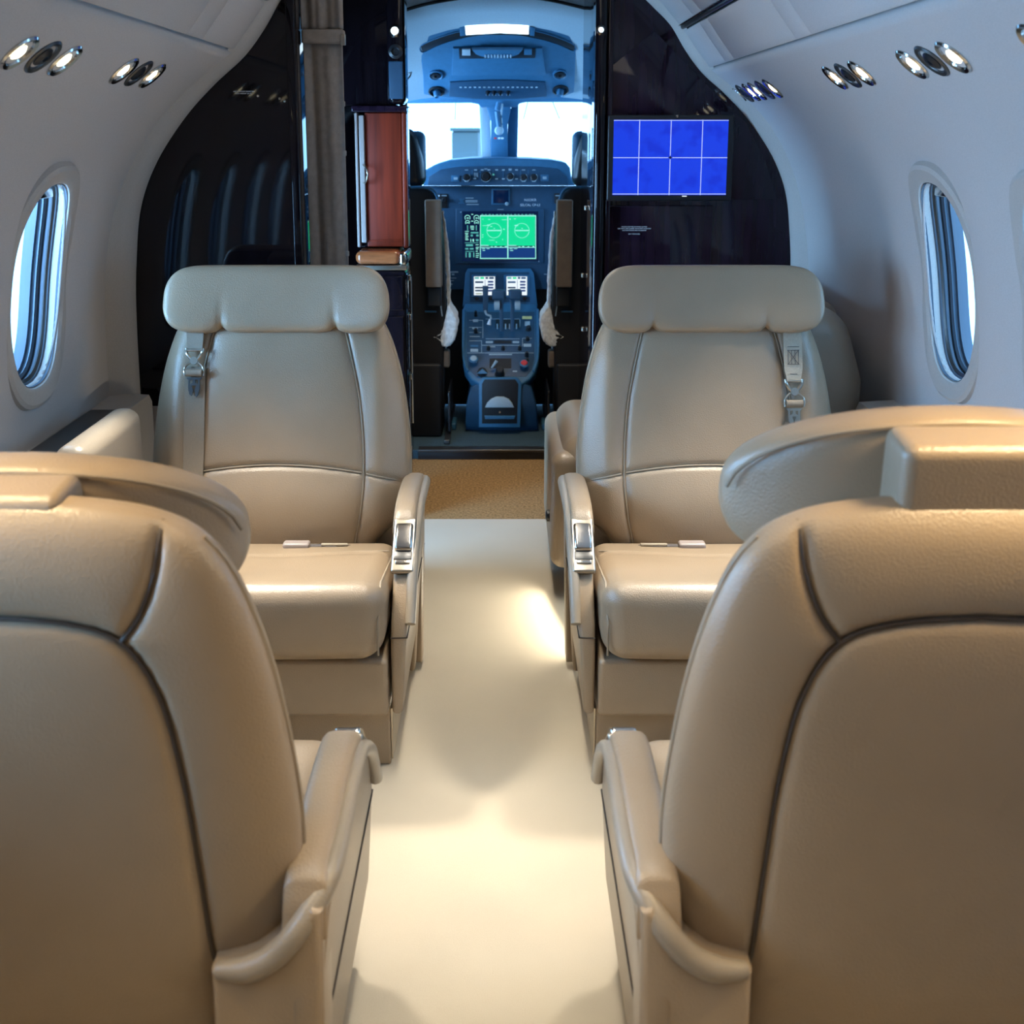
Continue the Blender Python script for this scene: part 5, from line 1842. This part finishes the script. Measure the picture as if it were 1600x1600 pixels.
# ------------------------------------------------------------------ pilot seats
def pilot_seat(side, label):
    cx = -0.375 if side < 0 else 0.375
    root = empty('pilot_seat', (cx, 4.72, 0.036))
    tag(root, label, 'pilot seat', 'pilot seats in the cockpit')
    f = -side               # towards the aisle
    ins = lambda px, py, Y: at(px if side < 0 else 2 * 779.5 - px, py, Y) - root.location
    # backrest shell, its aisle edge leaning like the photo's
    zt_ = ins(660, 292, 4.62).z
    pts = [ins(x, y, 4.62) for x, y in ((560, 640), (694, 640), (694, 560), (696, 470), (694, 400), (688, 330), (681, 303), (668, 294), (560, 294))]
    prism('backrest', pts, (0, 0.10, 0), 'black', root, 0.016, 3)
    tube('back_rim', smooth_path([ins(642, 293, 4.61), ins(668, 293, 4.61), ins(680, 301, 4.61), ins(686, 318, 4.61)], 5), 0.006, 'castpl', root, 8)
    # headrest
    c = ins(640, 247, 4.66)
    box('headrest', c, (0.055, 0.055, 0.115), 'blackp', root, 0.045, 6, 4, lambda x, y, z: (x * (1 - 0.25 * max(0, z) / 0.11) + 0.012 * f * (-z) / 0.1, y, z))
    box('headrest_cover', c + Vector((f * 0.028, 0.03, 0)), (0.034, 0.05, 0.105), 'castpl', root, 0.030, 5, 3)
    # folded tan armrest standing against the seat side
    a, b = ins(664, 312, 4.585), ins(691, 448, 4.585)
    ar_ = box('armrest_pad', ((a.x + b.x) / 2, a.y, (a.z + b.z) / 2), (abs(b.x - a.x) / 2, 0.028, abs(a.z - b.z) / 2), 'pad', root, 0.006, 3, 4)
    ar_['label'] = 'tan armrest pad folded upright'
    a, b = ins(668, 448, 4.60), ins(690, 478, 4.60)
    box('armrest_hinge', ((a.x + b.x) / 2, a.y, (a.z + b.z) / 2), (abs(b.x - a.x) / 2, 0.02, abs(a.z - b.z) / 2), 'blackp', root, 0.006)
    # sheepskin: thin fringe on the backrest edge and thick bulge over the cushion
    vs, fs = tube_vf(smooth_path([ins(691, 330, 4.70), ins(696, 365, 4.71), ins(700, 420, 4.72), ins(701.5, 470, 4.72), ins(702, 500, 4.70)], 8), [0.005] * 8 + [0.008] * 25, 14)
    vs = [v + Vector((rng.uniform(-1, 1), rng.uniform(-1, 1), rng.uniform(-1, 1))) * 0.0025 for v in vs]
    fl_ = mk('sheepskin_edge', vs, fs, 'fleece', root, True, 0)
    pts = [ins(x, y, 4.62) for x, y in ((701, 476), (706, 485), (713, 494), (715, 512), (711, 531), (703, 541), (689, 543), (687, 533), (675, 529), (676, 524), (688, 521), (694, 505), (697, 488))]
    vs, fs = prism_vf(pts, (0, 0.16, 0), 0.010, 3)
    bm = bmesh.new()
    bv_ = [bm.verts.new(v) for v in vs]
    for f_ in fs:
        try:
            bm.faces.new([bv_[i] for i in f_])
        except ValueError:
            pass
    bmesh.ops.triangulate(bm, faces=bm.faces)
    bmesh.ops.subdivide_edges(bm, edges=[e for e in bm.edges if e.calc_length() > 0.012], cuts=3, use_grid_fill=True)
    bmesh.ops.smooth_vert(bm, verts=bm.verts, factor=0.5, use_axis_x=True, use_axis_y=True, use_axis_z=True)
    bm.verts.index_update()
    vs = [v.co + Vector((rng.uniform(-1, 1), rng.uniform(-1, 1), rng.uniform(-1, 1))) * 0.0022 for v in bm.verts]
    fs = [tuple(v.index for v in f_.verts) for f_ in bm.faces]
    bm.free()
    cv = mk('sheepskin_cover', vs, fs, 'fleece', root, True, 0)
    cv['label'] = 'pale sheepskin cushion cover'
    c = ins(650, 535, 4.75)
    box('seat_cushion', c + Vector((0, 0.12, 0)), (0.13, 0.20, 0.05), 'fleece', root, 0.04, 5)
    # end cap of the adjuster
    a, b = ins(688, 546, 4.66), ins(703, 573, 4.66)
    box('adjuster_housing', ((a.x + b.x) / 2, a.y, (a.z + b.z) / 2), (abs(b.x - a.x) / 2, 0.03, abs(a.z - b.z) / 2), 'pad', root, 0.010, 4)
    # base pedestal and floor track
    c = ins(640, 640, 4.72)
    hb = (ins(0 + 640, 560, 4.72).z) / 2
    box('seat_base', (c.x - f * 0.0, 0, hb), (0.14, 0.13, hb), 'black', root, 0.01)
    a = ins(701, 690, 4.62)
    slab('floor_track', a.x - 0.012, a.x + 0.012, -0.25, 0.38, 0.0, 0.020, 'darkmetal', root, 0.003)
    slab('track_cover', a.x + f * 0.012 - 0.016, a.x + f * 0.012 + 0.016, -0.02, 0.10, 0.0, 0.03, 'castpl', root, 0.006)
    a = ins(703, 650, 4.62)
    slab('side_shield', a.x - 0.005, a.x + 0.005, -0.16, 0.10, 0.03, 0.20, 'blackp', root, 0.003)
    tube('release_lever', [ins(664, 487, 4.60), ins(682, 487, 4.60)], 0.0035, 'castpl', root, 8)
    tube('belt_guide', [ins(688, 455, 4.60), ins(689, 480, 4.60), ins(691, 494, 4.60)], 0.0022, 'headliner', root, 6)
    return root


pilot_seat(-1, 'black pilot seat left of the pedestal, with tan upright armrest pad and sheepskin')
pilot_seat(1, 'black pilot seat right of the pedestal, with tan upright armrest pad and sheepskin')

# ------------------------------------------------------------------ outside the windshield
ap = slab('ground', -30, 30, 7.5, 60, -1.6, -1.5, 'apron', None, r=0)
ap['kind'] = 'structure'
YO = 14.0
hb_ = empty('parked_truck', at(727, 250, YO) + Vector((0, 0, -1.2)))
tag(hb_, 'pale blue box truck standing outside beyond the left windshield pane', 'vehicle')
a, b = at(706, 250, YO), at(747, 205, YO)
adopt(slab('cargo_box', a.x, b.x, YO, YO + 3, a.z - 0.3, b.z, 'hangar', None, r=0.03), hb_)
adopt(slab('roof_edge', a.x - 0.02, b.x + 0.02, YO - 0.03, YO + 3, b.z, b.z + 0.04, 'hangar', None, r=0.01), hb_)
adopt(slab('chassis', a.x + 0.1, b.x - 0.1, YO + 0.1, YO + 3, -1.1, a.z - 0.3, 'darkmetal', None, r=0.02), hb_)
for sx in (a.x + 0.2, b.x - 0.25):
    for yy in (YO + 0.6, YO + 2.4):
        vs, fs = lathe_vf([(0.02, -0.1), (0.38, -0.1), (0.42, -0.05), (0.42, 0.05), (0.38, 0.1), (0.02, 0.1)], (sx, yy, -1.08), (1, 0, 0), 24)
        adopt(mk('wheel', vs, fs, 'black', None), hb_)
